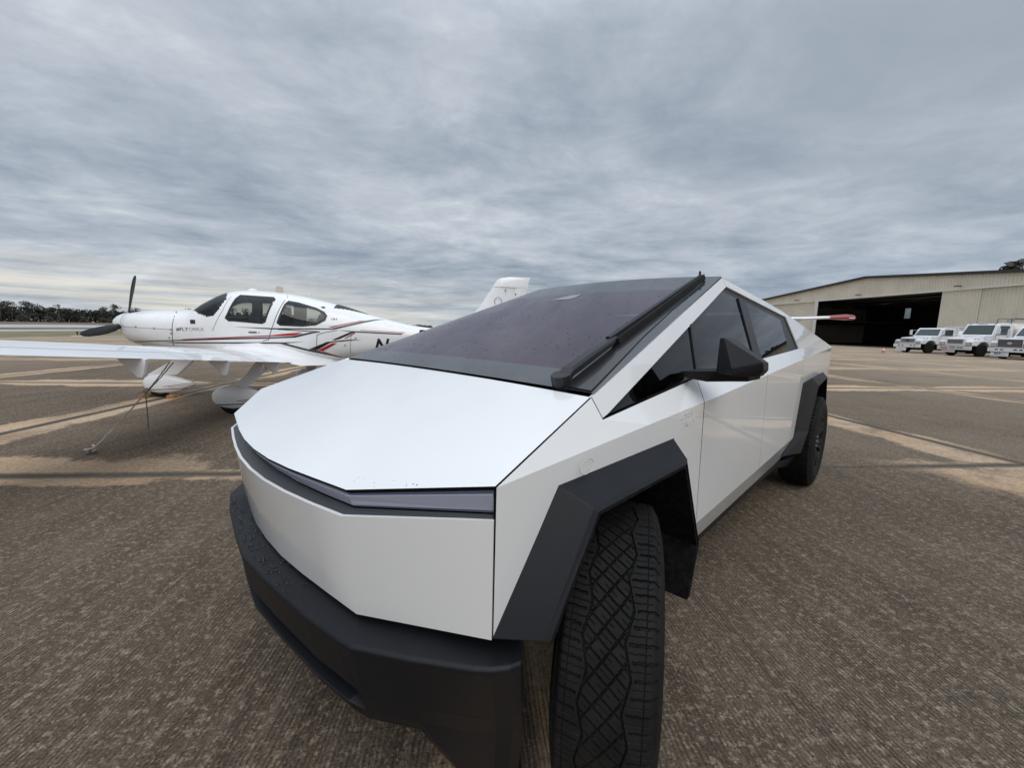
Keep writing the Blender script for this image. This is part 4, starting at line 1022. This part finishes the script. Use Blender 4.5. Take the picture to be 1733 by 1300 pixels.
def wtop(p, x): 
    L, T = lea(p), tea(p); c = T-L; return zte(p)+inc(p)*(1-x)+.03*c*4*x*(1-x)+NAx(x)*(.155-.004*p)*c
for sg in (-1, 1):
    ps = [.25,.6,1.2,2,3,4,5,5.5]
    w_ = MB().loft([foil(p, 0, .765, sg) for p in ps]).build('wing', M_awhite, plane, smooth=True, auto=40)
    tip = [foil(5.5, 0, 1, sg), [(x+.03, sg*5.66, z_*.9+.1*zte(5.5)+.012) for x, y, z_ in foil(5.5, 0, 1, sg)], [(2.35+(x-2.35)*.8+.08, sg*5.76, zte(5.5)+.07+(z_-zte(5.5)-.07)*.25) for x, y, z_ in foil(5.5, 0, 1, sg)]]
    MB().loft(tip).build('wing_tip', M_awhite, w_, smooth=True, auto=50)
    MB().loft([foil(p, .785, 1, sg, 5) for p in (3.42,4.2,5.46)]).build('aileron', M_awhite, w_, smooth=True, auto=50)
    MB().loft([foil(p, .775, 1, sg, 5) for p in (.62,1.5,2.4,3.38)]).build('flap', M_awhite, w_, smooth=True, auto=50)
    for p in (1.25, 2.62, 4.0):
        z0 = zte(p); y0 = sg*p
        MB().prism([(2.56,y0-.02,z0+.0),(2.70,y0-.02,z0-.0),(2.84,y0-.02,z0-.0),(2.80,y0-.02,z0-.16),(2.785,y0-.02,z0-.195),(2.74,y0-.02,z0-.19)], (0,.04,0)).build('flap_hinge_fairing', M_awhite, w_, bevel=.006)
    # root fairing
    rings = []
    for a, h, wd in ((1.35,.02,.02),(1.7,.10,.14),(2.2,.17,.30),(2.7,.20,.42),(3.05,.16,.40),(3.4,.09,.26),(3.75,.02,.06)):
        x = min(1, (a-lea(.6))/(tea(.6)-lea(.6))); zt_ = wtop(.6, max(0, x)) if a < 2.9 else .745-.02*(a-2.9); hw_ = hwid(a, zt_+h)
        rings.append([(a, sg*(hw_-.10), zt_+h), (a, sg*(hw_+.012), zt_+h), (a, sg*(hw_+.10*wd/.4+.01), zt_+h*.42), (a, sg*(hw_+wd*.55), zt_+h*.12), (a, sg*(hw_+wd), zt_-.012), (a, sg*(hw_-.10), zt_-.06)])
    MB().loft(rings).build('wing_root_fairing', M_awhite, plane, smooth=True, auto=60)
    # main gear
    rings = []
    for (a, p, z_, ch, tk) in ((2.52,1.05,.80,.34,.055),(2.42,1.22,.62,.27,.045),(2.30,1.42,.44,.24,.04),(2.26,1.50,.34,.24,.04)):
        rings.append([(a+u*ch, sg*(p+v*tk), z_+v*tk*.6) for u, v in ((-.5,0),(-.35,.8),(0,1),(.35,.6),(.5,0),(.35,-.6),(0,-1),(-.35,-.8))])
    MB().loft(rings).build('main_gear_leg', M_awhite, plane, smooth=True, auto=60)
fo = NT.__new__(NT)
def pant_mat():
    m = bpy.data.materials.new('wheel_fairing_paint'); m.use_nodes = True; n = NT(m.node_tree); b = n.n['Principled BSDF']
    o_ = n.node('ShaderNodeTexCoord').outputs['Object']; s_ = n.node('ShaderNodeSeparateXYZ'); n.put(s_.inputs[0], o_)
    z_ = s_.outputs[2]; x_ = s_.outputs[0]
    def band(z0, slope, h, x0): 
        d_ = n.m('ABSOLUTE', n.m('SUBTRACT', z_, n.m('ADD', n.m('MULTIPLY', n.m('SUBTRACT', x_, .1), slope), z0)))
        return n.m('MULTIPLY', n.m('LESS_THAN', d_, h), n.m('GREATER_THAN', x_, x0))
    k1 = band(.165, .05, .008, -.3); k2 = band(.215, .14, .005, .12); r_ = band(.195, .10, .005, .20)
    c = n.mix(k1, (.8,.8,.8), (.015,.015,.015)); c = n.mix(k2, c, (.015,.015,.015)); c = n.mix(r_, c, (.42,.012,.02)); n.put(b.inputs['Base Color'], c)
    b.inputs['Roughness'].default_value = .32; b.inputs['Coat Weight'].default_value = .6; return m
M_pant = pant_mat()
def fairing(a0, y0, name):
    rings = []
    for u, w_, zt, zb in ((-.305,.004,.27,.26),(-.285,.045,.345,.19),(-.23,.075,.405,.135),(-.12,.098,.445,.088),(.02,.105,.458,.068),(.2,.10,.435,.078),(.38,.075,.385,.13),(.52,.045,.335,.195),(.62,.022,.300,.235),(.635,.004,.285,.25)):
        zc = (zt+zb)/2; rings.append([(u, w_*math.copysign(abs(math.sin(t2))**.8, math.sin(t2)), zc+(zt-zb)/2*math.copysign(abs(math.cos(t2))**.8, math.cos(t2))) for t2 in [2*PI*k/20 for k in range(20)]])
    o = MB().loft(rings).build(name, M_pant, plane, smooth=True); o.location = (a0, y0, 0)
    ty = MB().lathe([(-.05,.12),(-.062,.165),(-.045,.186),(0,.190),(.045,.186),(.062,.165),(.05,.12)], 28, Matrix.Rotation(PI/2, 4, 'Z')).build('tyre', M_rubber, o, smooth=True); ty.location = (0, 0, .19)
    return o
fairing(2.21, -1.539, 'wheel_fairing'); fairing(2.21, 1.539, 'wheel_fairing'); fairing(0, 0, 'wheel_fairing')
MB().prism([(-.22,-.035,.40),(-.19,-.035,.455),(.24,-.035,.71),(.50,-.035,.88),(.85,-.035,.88),(.62,-.035,.68),(.36,-.035,.45),(.10,-.035,.41)], (0,.07,0)).build('nose_gear_leg', M_awhite, plane, bevel=.025, seg=3)
# tail
def vfoil(z_, L, T, tk=.09): return [(L+(T-L)*x, s_*NAx(x)*tk*(T-L)*1.3, z_) for x, s_ in [(0,0),(.08,1),(.3,1),(.65,1),(1,.4),(1,-.4),(.65,-1),(.3,-1),(.08,-1)]]
MB().loft([vfoil(1.30,5.3,6.62),vfoil(1.50,5.86,6.72),vfoil(1.88,6.246,6.86),vfoil(2.30,6.51,6.99)]).build('tail_fin', M_awhite, plane, smooth=True, auto=50)
MB().loft([vfoil(2.31,6.515,7.24),vfoil(2.447,6.602,7.27),vfoil(2.49,6.68,7.28,.06),vfoil(2.515,6.86,7.285,.03)]).build('fin_tip', M_awhite, plane, smooth=True, auto=50)
MB().loft([vfoil(1.32,6.635,6.95),vfoil(1.88,6.875,7.10),vfoil(2.298,7.0,7.235)]).build('rudder', M_awhite, plane, smooth=True, auto=50)
for z_, a_ in ((2.245, 6.78), (2.17, 6.985)): MB().lathe([(0,.02),(.008,.018),(.008,.0001)], 8, Matrix.Translation((a_, -.045, z_)) @ Matrix.Rotation(-PI/2, 4, 'Z')).build('fastener', M_grey, plane)
MB().tube([(6.63+.075*math.cos(t2), -.052, 2.02+.075*math.sin(t2)) for t2 in [R(-20)+R(250)*i/14 for i in range(15)]], .006, 4).build('fin_emblem', M_grey, plane)
MB().tube([(7.25,0,2.40),(7.62,0,2.385)], .006, 5).build('static_wick', M_grey, plane)
def hfoil(y, L, T): return [(L+(T-L)*x, y, 1.47+s_*NAx(x)*.1*(T-L)) for x, s_ in [(0,0),(.08,1),(.3,1),(.65,1),(1,.3),(1,-.3),(.65,-1),(.3,-1),(.08,-1)]]
for sg in (-1, 1): MB().loft([hfoil(sg*.03,6.1,6.95),hfoil(sg*1.9,6.38,6.95)]).build('tailplane', M_awhite, plane, smooth=True, auto=50)
MB().tube([(2.83,0,1.99),(3.20,0,2.22),(3.52,0,2.42)], [.010,.006,.004], 6).build('whip_antenna', M_tank, plane)
MB().lathe([(-.02,.10),(.02,.085),(.045,.04),(.05,.0001)], 16, Matrix.Translation((1.85,0,2.10)) @ Matrix.Rotation(0, 4, 'Z'), axis='z').build('gps_antenna', M_awhite, plane, smooth=True)
MB().prism([(2.25,-.012,2.08),(2.42,-.012,2.07),(2.40,-.012,2.20),(2.30,-.012,2.21)], (0,.024,0)).build('blade_antenna', M_tankb, plane)
MB().lathe([(-.05,.04),(.0,.05),(.02,.03),(.03,.0001)], 12, Matrix.Translation((.95,-.30,.80)), axis='z').build('exhaust', M_void, plane)
# cabin fittings seen through the windows
for a_, y_ in ((2.10,-.27),(2.10,.27),(3.02,-.25),(3.02,.25)):
    b_ = MB(); b_.box(a_-.35,a_+.1,y_-.2,y_+.2,1.05,1.25); b_.prism([(a_,y_-.2,1.2),(a_+.18,y_-.2,1.2),(a_+.30,y_-.16,1.66),(a_+.20,y_-.16,1.68)], (0,.40,0)); s2 = b_.build('seat', M_black, plane, bevel=.03)
    MB().box(a_+.20,a_+.30,y_-.11,y_+.11,1.66,1.82).build('headrest', M_black, s2, bevel=.03)
MB().box(1.02,1.50,-.50,.50,1.20,1.60).build('instrument_panel', M_black, plane, bevel=.05)
MB().box(1.0,3.2,-.40,.40,.97,1.05).build('cabin_floor', M_black, plane)
# ---------------------------------------------------------------- tie-down rope, anchor, chocks
def pl(a, p, z_): c, s_ = math.cos(PT), math.sin(PT); return Vector((-8.846+a*c+p*s_, .475+a*s_-p*c, z_))
top = pl(2.41, 3.04, .97); anc = Vector((-4.80, -.455, .015)); kn = top.lerp(anc, .36); kn.z -= .01
rope = empty('tie_down_rope', anc, 0, 'pale rope running from under the aircraft wing to an anchor in the concrete', 'rope')
def tw(p, q, r_, n=26, amp=.0015, ph=0.):
    p, q = Vector(p), Vector(q); d_ = (q-p).normalized(); u = d_.orthogonal().normalized(); v = d_.cross(u)
    return [p.lerp(q, i/n)+(u*math.cos(i*1.3+ph)+v*math.sin(i*1.3+ph))*amp-Vector((0,0,.012*math.sin(PI*i/n))) for i in range(n+1)]
a_ = Vector(anc)
for nm, p, q, r_, m_, ph in (('upper_strand', top+Vector((.02,0,0)), kn, .006, M_ropedark, 0), ('upper_strand', top-Vector((.05,.03,0)), kn, .006, M_ropedark, 2), ('lower_strand', kn, anc, .0075, M_rope, 0), ('loose_end', kn, Vector((kn.x+.02, kn.y-.01, .16)), .006, M_ropedark, 1)):
    o = MB().tube(tw(p-a_, q-a_, r_, ph=ph), r_, 6).build(nm, m_, rope)
MB().tube([kn-a_+Vector((.025*math.cos(k*.9), .025*math.sin(k*.9), -.04+.012*k)) for k in range(9)], .011, 6).build('knot', M_rope, rope)
MB().tube([Vector((.05*math.cos(k*.8)*(.6+.05*k), .04*math.sin(k*.8), .005+.005*k)) for k in range(12)], .011, 6).build('knot', M_rope, rope)
an = MB(); an.tube([anc+Vector((.045*math.cos(2*PI*k/14), .0, .012+.045*math.sin(2*PI*k/14))) for k in range(15)], .008, 6, cap=False); an.box(anc.x-.15, anc.x+.06, anc.y-.035, anc.y+.035, .001, .012)
tag(an.build('tie_down_anchor', M_hsteel), 'dark steel tie down ring set in the concrete at the rope end', 'anchor')
def chock(a0, p0, flip, lbl, rz=0.):
    c = pl(a0, p0, 0); o = empty('wheel_chock', c, PT+rz, lbl, 'chock', 'wooden chocks at the nose wheel')
    s_ = -1 if flip else 1
    MB().prism([(0,-.16,0),(.13*s_,-.16,0),(.10*s_,-.16,.045),(.04*s_,-.16,.075),(0,-.16,.06)], (0,.32,0)).build('block', M_wood, o, bevel=.006)
    MB().box(min(.02*s_,.10*s_), max(.02*s_,.10*s_), -.166, -.161, .005, .04).build('end_paint', M_cone, o)
chock(-.17, .02, True, 'worn orange ended wooden chock in front of the aircraft nose wheel')
chock(.20, .02, False, 'worn orange ended wooden chock behind the aircraft nose wheel', .12)
# ================================================================== HIGH-WING AIRCRAFT, its wing tip seen past the pickup's tail
hp_t = Vector((-.35, 29.1, 0)); hu = Vector((-.72, -.694, 0)); cen = hp_t+hu*5.55
ha = math.atan2(hu.y, hu.x)     # local x along the wing towards the root side, local y aft
hw = empty('high_wing_aircraft', cen, ha+PI, 'white high wing aircraft with a red wing tip showing past the tail of the pickup', 'aircraft')
# local +x runs to the visible wing tip, local +y points aft (away from the viewer)
def cf(x, ch, z_, tk=.13, y0=0.): return [(x, y0+ch*u, z_+s_*NAx(u)*tk*ch+(.02*math.sin(PI*u))) for u, s_ in [(0,0),(.05,1),(.15,1),(.35,1),(.6,1),(.85,1),(1,.2),(1,-.2),(.85,-1),(.6,-1),(.35,-1),(.15,-1),(.05,-1)]]
MB().loft([cf(-3.9,1.25,2.42,.14,.18), cf(-2.4,1.6,2.33), cf(0,1.6,2.28), cf(2.4,1.6,2.33), cf(3.9,1.25,2.42,.14,.18)]).build('wing', M_awhite, hw, smooth=True, auto=50)
for sg in (-1, 1):
    b = MB().loft([cf(sg*3.9,1.25,2.42,.142,.18), cf(sg*4.5,1.2,2.44,.21,.20), cf(sg*5.1,1.15,2.455,.29,.24), cf(sg*5.4,1.0,2.45,.28,.32), cf(sg*5.58,.6,2.42,.22,.52)]).build('wing_tip', M_redwing, hw, smooth=True, auto=50)
    MB().box(min(sg*4.95,sg*5.25), max(sg*4.95,sg*5.25), .195, .235, 2.40, 2.445).build('nav_light', M_sign, b)
    MB().tube([(sg*.5,.4,1.1),(sg*2.5,.45,2.28)], .035, 8).build('wing_strut', M_awhite, hw)
def el(y, zc, rx, rzv): return [(rx*math.sin(t2), y, zc+rzv*math.cos(t2)) for t2 in [2*PI*k/16 for k in range(16)]]
MB().loft([el(-1.9,1.35,.18,.2), el(-1.6,1.4,.40,.38), el(-.3,1.42,.52,.48), el(.3,1.6,.55,.66), el(1.4,1.6,.52,.62), el(3.0,1.5,.25,.35), el(5.2,1.55,.08,.14)]).build('fuselage', M_awhite, hw, smooth=True)
MB().prism([(-.02,4.2,1.6),(-.02,4.9,2.42),(-.02,5.3,2.42),(-.02,5.25,1.5)], (.04,0,0)).box(-1.6,1.6,4.5,5.2,1.55,1.6).build('tail', M_awhite, hw)
for x, y in ((-1.2,.9),(1.2,.9),(0,-.9)):
    w2 = MB().lathe([(-.07,.08),(-.08,.17),(-.05,.20),(.05,.20),(.08,.17),(.07,.08)], 20, Matrix.Translation((x,y,.20))).build('wheel', M_rubber, hw)
    MB().tube([(x*.3,y,1.1),(x,y,.22)], .03, 8).build('gear_leg', M_awhite, hw)
# ================================================================== FUEL TRUCKS
def fuel_truck(loc, kind, lbl, roof, hoodf, hoodc, tank_m, bump_m, plate):
    T = empty('fuel_truck', loc, AZ, lbl, 'truck', 'white tanker trucks parked before the hangar'); w = 1.12
    ch = MB(); ch.box(.3, 7.4, -.45, .45, .55, .80); ch.build('chassis', M_void, T); MB().box(.12, 3.4, -.80, .80, .30, .56).build('front_axle_shade', M_void, T)  # the black box stands in for the shade and axle under the bumper
    # bumper with openings
    b = MB(); b.prism([(-.10,-w-.03,.50),(0.,-w-.03,.50),(0.,-w-.03,.80),(-.10,-w-.03,.80)], (0, 2*w+.06, 0)); bp = b.build('bumper', bump_m, T, bevel=.02)
    for y in (-.78,-.48,.25,.55) if kind != 2 else (-.62,-.42,.55,.75): MB().box(-.115,-.09, y, y+.16, .64, .71).build('bumper_slot', M_void, bp)
    # fenders, hood
    for s in (-1, 1):
        yo, yi = s*w, s*.66
        pr = [(0,.84),(0,hoodf-.28),(.12,hoodf-.20),(1.55,hoodf-.14),(1.62,.80),(1.50,.80)]+[(1.0+.56*math.cos(R(t2)), .60+.56*math.sin(R(t2))) for t2 in (30,60,90,120,150)]+[(.40,.80),(.30,.84)]
        mb = MB(); mb.prism([(x, min(yo, yi), z_) for x, z_ in pr], (0, abs(yo-yi), 0)); mb.build('fender', M_truckw, T, bevel=.03)
    mb = MB(); mb.prism([(.0,-.67,.82),(0.,-.67,hoodf-.04),(.08,-.67,hoodf),(1.75,-.67,hoodc),(1.75,-.67,.82)], (0,1.34,0)); mb.build('hood', M_truckw, T, bevel=.05, seg=3)
    if kind == 2: gw, g0, g1 = .52, .98, hoodf-.10
    elif kind == 3: gw, g0, g1 = .66, .86, hoodf-.07
    else: gw, g0, g1 = .60, .95, hoodf-.09
    MB().box(-.018, .006, -gw-.04, gw+.04, g0-.03, g1+.03).build('grille_frame', M_tank, T); gr = MB().box(-.03, .005, -gw, gw, g0, g1).build('grille', M_grille if kind == 3 else M_chrome, T, bevel=.01)
    if kind == 2:
        for k in range(12): y = -gw+.06+k*(2*gw-.12)/11; MB().box(-.045,-.03,y-.012,y+.012,g0+.03,g1-.03).build('slat', M_grille, gr)
    else:
        nb = 6 if kind == 3 else 5
        for k in range(nb): z_ = g0+.05+k*(g1-g0-.1)/(nb-1); MB().box(-.045,-.03,-gw+.04,gw-.04,z_-.011,z_+.011).build('slat', M_chrome if kind == 3 else M_grille, gr)
        MB().lathe([(-.055,.085),(-.03,.09)], 16, Matrix.Translation((0,0 if kind == 3 else .0,(g0+g1)/2)) @ Matrix.Scale(1.6, 4, (0,1,0))).build('badge', M_signg if kind == 3 else M_grille, gr)
    for s in (-1, 1):
        y0, y1 = sorted((s*.74, s*1.0)); h0 = .90; MB().box(-.012,.010,y0-.035,y1+.035,h0-.035,h0+.185).build('headlight_bezel', M_seam, T); hl = MB().box(-.02,.012,y0,y1,h0,h0+.15).build('headlight', M_hl, T, bevel=.01)
        y0, y1 = sorted((s*1.005, s*(w-.01))); MB().box(-.015,.012,y0,y1,h0+.02,h0+.13).build('turn_signal', M_amber if kind == 2 else M_hl, T)
    # cab
    cx = 1.62
    pr = [(cx,.78),(cx,hoodc-.03),(cx+.12,hoodc+.02),(cx+.48,roof-.10),(cx+.62,roof),(cx+1.75,roof-.02),(cx+1.82,roof-.15),(cx+1.82,.78)]
    mb = MB(); mb.prism([(x,-w+.06,z_) for x, z_ in pr], (0,2*w-.12,0)); cab = mb.build('cab', M_truckw, T, bevel=.05, seg=3)
    n_ = Vector((-(roof-.12-hoodc), 0, .36)).normalized()
    a0, a1 = Vector((cx+.155,0,hoodc+.09)), Vector((cx+.455,0,roof-.155))
    q = [a0+Vector((0,-.90,0)), a0+Vector((0,.90,0)), a1+Vector((0,.80,0)), a1+Vector((0,-.80,0))]
    me_obj('windscreen', [p+n_*.014 for p in q], [(0,1,2,3)], M_glassdark, cab, out=n_, solid=.012)
    ctr = [p*1. for p in q]; MB().prism([q[0]+n_*.005-Vector((0,.05,0))-Vector((.02,0,.05)), q[1]+n_*.005+Vector((0,.05,0))-Vector((.02,0,.05)), q[2]+n_*.005+Vector((.02,.05,.03)), q[3]+n_*.005+Vector((.02,-.05,.03))], tuple(n_*.006)).build('windscreen_seal', M_black, cab)
    for s in (-1, 1):
        yo = s*(w-.06+.004)
        me_obj('side_window', [(cx+.36,yo,hoodc+.03),(cx+1.45,yo,hoodc+.03),(cx+1.45,yo,roof-.17),(cx+.66,yo,roof-.17)], [(0,1,2,3)], M_glassdark, cab, out=(0,s,0), solid=-.01)
        for xx in (cx+.34, cx+1.52): MB().box(xx-.006,xx+.006,min(yo,yo+s*.004),max(yo,yo+s*.004),.86,hoodc+.02).build('door_seam', M_seam, cab)
        MB().box(cx+1.28,cx+1.42,min(yo,yo+s*.02),max(yo,yo+s*.02),hoodc-.12,hoodc-.08).build('door_handle', M_void, cab)
        mh = MB(); mh.box(cx+.10,cx+.18, min(s*(w+.12),s*(w+.32)), max(s*(w+.12),s*(w+.32)), hoodc+.10, hoodc+.54); mi = mh.build('wing_mirror', M_truckw, T, bevel=.02)
        MB().tube([(cx+.4,s*(w-.05),hoodc-.05),(cx+.14,s*(w+.20),hoodc+.12)], .014, 6).build('bracket', M_chrome, mi); MB().tube([(cx+.45,s*(w-.08),roof-.2),(cx+.14,s*(w+.20),hoodc+.50)], .014, 6).build('bracket', M_chrome, mi)
        for k in range(2): MB().box(.75+k*.28,.86+k*.28, min(s*.672,s*.68), max(s*.672,s*.68), hoodf-.08, hoodf-.03).build('hood_vent', M_void, T)
    if kind == 2:
        for y in (-.8,-.2,0,.2,.8): MB().box(cx+.52,cx+.62,y-.06,y+.06,roof-.02,roof+.035).build('marker_lamp', M_hl, cab)
    # wheels
    def wheel(x, y, s):
        o = MB().lathe([(-.13,.30),(-.14,.42),(-.11,.48),(.11,.48),(.14,.42),(.13,.30)], 28, Matrix.Rotation(PI/2, 4, 'Z')).build('wheel', M_rubber, T, smooth=True, auto=40); o.location = (x, y, .485)
        MB().lathe([(-.05,.29),(.0,.29),(.05,.22),(.05,.10),(.10,.09),(.10,.0001)], 20, Matrix.Rotation(PI/2*s, 4, 'Z')).build('rim', M_truckrim, o, smooth=True, auto=40)
    for s in (-1, 1): wheel(1.0, s*.94, s); wheel(5.6, s*.92, s); wheel(5.6, s*.60, s)
    # tank
    rx, rz2, zc = 1.10, .62 if kind != 2 else .80, 1.46 if kind != 2 else 1.88
    def tr_(x, k): return [(x, rx*k*math.sin(t2), zc+rz2*k*math.cos(t2)) for t2 in [2*PI*i/28 for i in range(28)]]
    tk = MB().loft([tr_(3.72,.5), tr_(3.74,.85), tr_(3.84,1.), tr_(7.3,1.), tr_(7.4,.85), tr_(7.42,.5)]).build('tank', tank_m, T, smooth=True, auto=60)
    MB().box(4.0,7.2,-.30,.30,zc+rz2-.03,zc+rz2+.10).build('walkway', M_signg, tk)
    for k in range(2): MB().lathe([(0,.22),(.14,.22),(.18,.10),(.18,.0001)], 16, Matrix.Translation((4.6+k*1.6,0,zc+rz2+.08)), axis='z').build('hatch', M_chrome, tk)
    for s in (-1, 1): MB().tube([(4.0,s*.45,zc+rz2-.1),(4.05,s*.42,zc+rz2+.32),(4.4,s*.42,zc+rz2+.36),(7.1,s*.42,zc+rz2+.33),(7.2,s*.45,zc+rz2-.1)], .03, 6).build('hand_rail', M_hsteel if kind == 2 else tank_m, tk)
    MB().box(3.75,7.35,-1.0,1.0,.78,.90).build('tank_skirt', M_truckw, T)
    MB().box(3.9,4.9,-1.08,-.6,.45,.95).build('side_locker', M_truckw, T, bevel=.02)
    # plate hanging under the bumper
    y0, y1, z0, z1, m1 = plate; pm = MB().box(-.14,-.115,y0,y1,z0,z1).build('plate', m1, T)
    if kind == 1: MB().box(-.146,-.140,y0+.25,y1-.1,z0+.10,z0+.12).build('plate_line', M_seam, pm)
    if kind == 2:
        MB().lathe([(-.150,.14),(-.140,.14)], 24, Matrix.Translation((0,y1-.18,z1-.20))).build('plate_roundel', M_signred, pm)
        MB().lathe([(-.154,.075),(-.150,.075)], 20, Matrix.Translation((0,y1-.18,z1-.20))).build('plate_roundel', m1, pm)
        for k in range(3): MB().box(-.146,-.140,y0+.05+k*.11,y0+.12+k*.11,z1-.13,z1-.06).build('plate_mark', M_black, pm)
        MB().box(-.146,-.140,y0+.05,y0+.42,z0+.20,z0+.22).build('plate_line', M_seam, pm)
    if kind == 3:
        for k, wd in ((0,.09),(1,.13),(2,.10)): MB().box(-.146,-.140,y1-.30-k*.14,y1-.30-k*.14+wd,z1-.11,z1-.03).build('plate_mark', M_black, pm)
        MB().box(-.146,-.140,y0+.2,y1-.15,z0+.17,z0+.18).box(-.146,-.140,y0+.12,y1-.15,z0+.08,z0+.09).build('plate_line', M_seam, pm)
    return T
fuel_truck(cw(36.1, 37.0), 1, 'smallest white tanker truck with wide chrome grille, nearest the dark hangar doorway', 2.28, 1.38, 1.55, M_tank, M_truckw, (-.05,.85,.18,.48,M_sign))
fuel_truck(cw(35.2, 32.2), 2, 'tall white tanker truck with upright slatted grille and roof marker lamps, between two other trucks', 2.58, 1.42, 1.68, M_tankb, M_tank, (-.15,.75,.28,.78,M_signg))
fuel_truck(cw(34.9, 28.4), 3, 'white tanker truck with large dark grille, cut by the right edge of the photo', 2.34, 1.46, 1.60, M_tank, M_truckw, (-.10,.90,.18,.46,M_sign))
# traffic cone beside the first truck, edge marker in the verge
cn = empty('traffic_cone', cw(33.0, 35.9), .3, 'small orange and white traffic cone by the front wheel of the smallest tanker', 'cone')
MB().box(-.17,.17,-.17,.17,0,.03).build('base', M_cone, cn, bevel=.01); MB().lathe([(.03,.13),(.20,.095),(.201,.094)], 20, None, 'z').lathe([(.36,.06),(.50,.03),(.505,.0001)], 20, None, 'z').build('cone', M_cone, cn, smooth=True, auto=40)
MB().lathe([(.20,.096),(.36,.062)], 20, None, 'z').build('white_band', M_sign, cn, smooth=True, auto=40)
ek = empty('edge_marker', cw(-42.3, 39.2), AZ, 'small dark post marker on a white slab in the grass verge beyond the propeller', 'marker')
MB().box(-.3,.3,-.3,.3,-.02,.03).build('slab', M_sign, ek); MB().lathe([(0,.03),(.26,.03),(.27,.09),(.40,.09),(.42,.0001)], 12, None, 'z').build('post', M_black, ek)
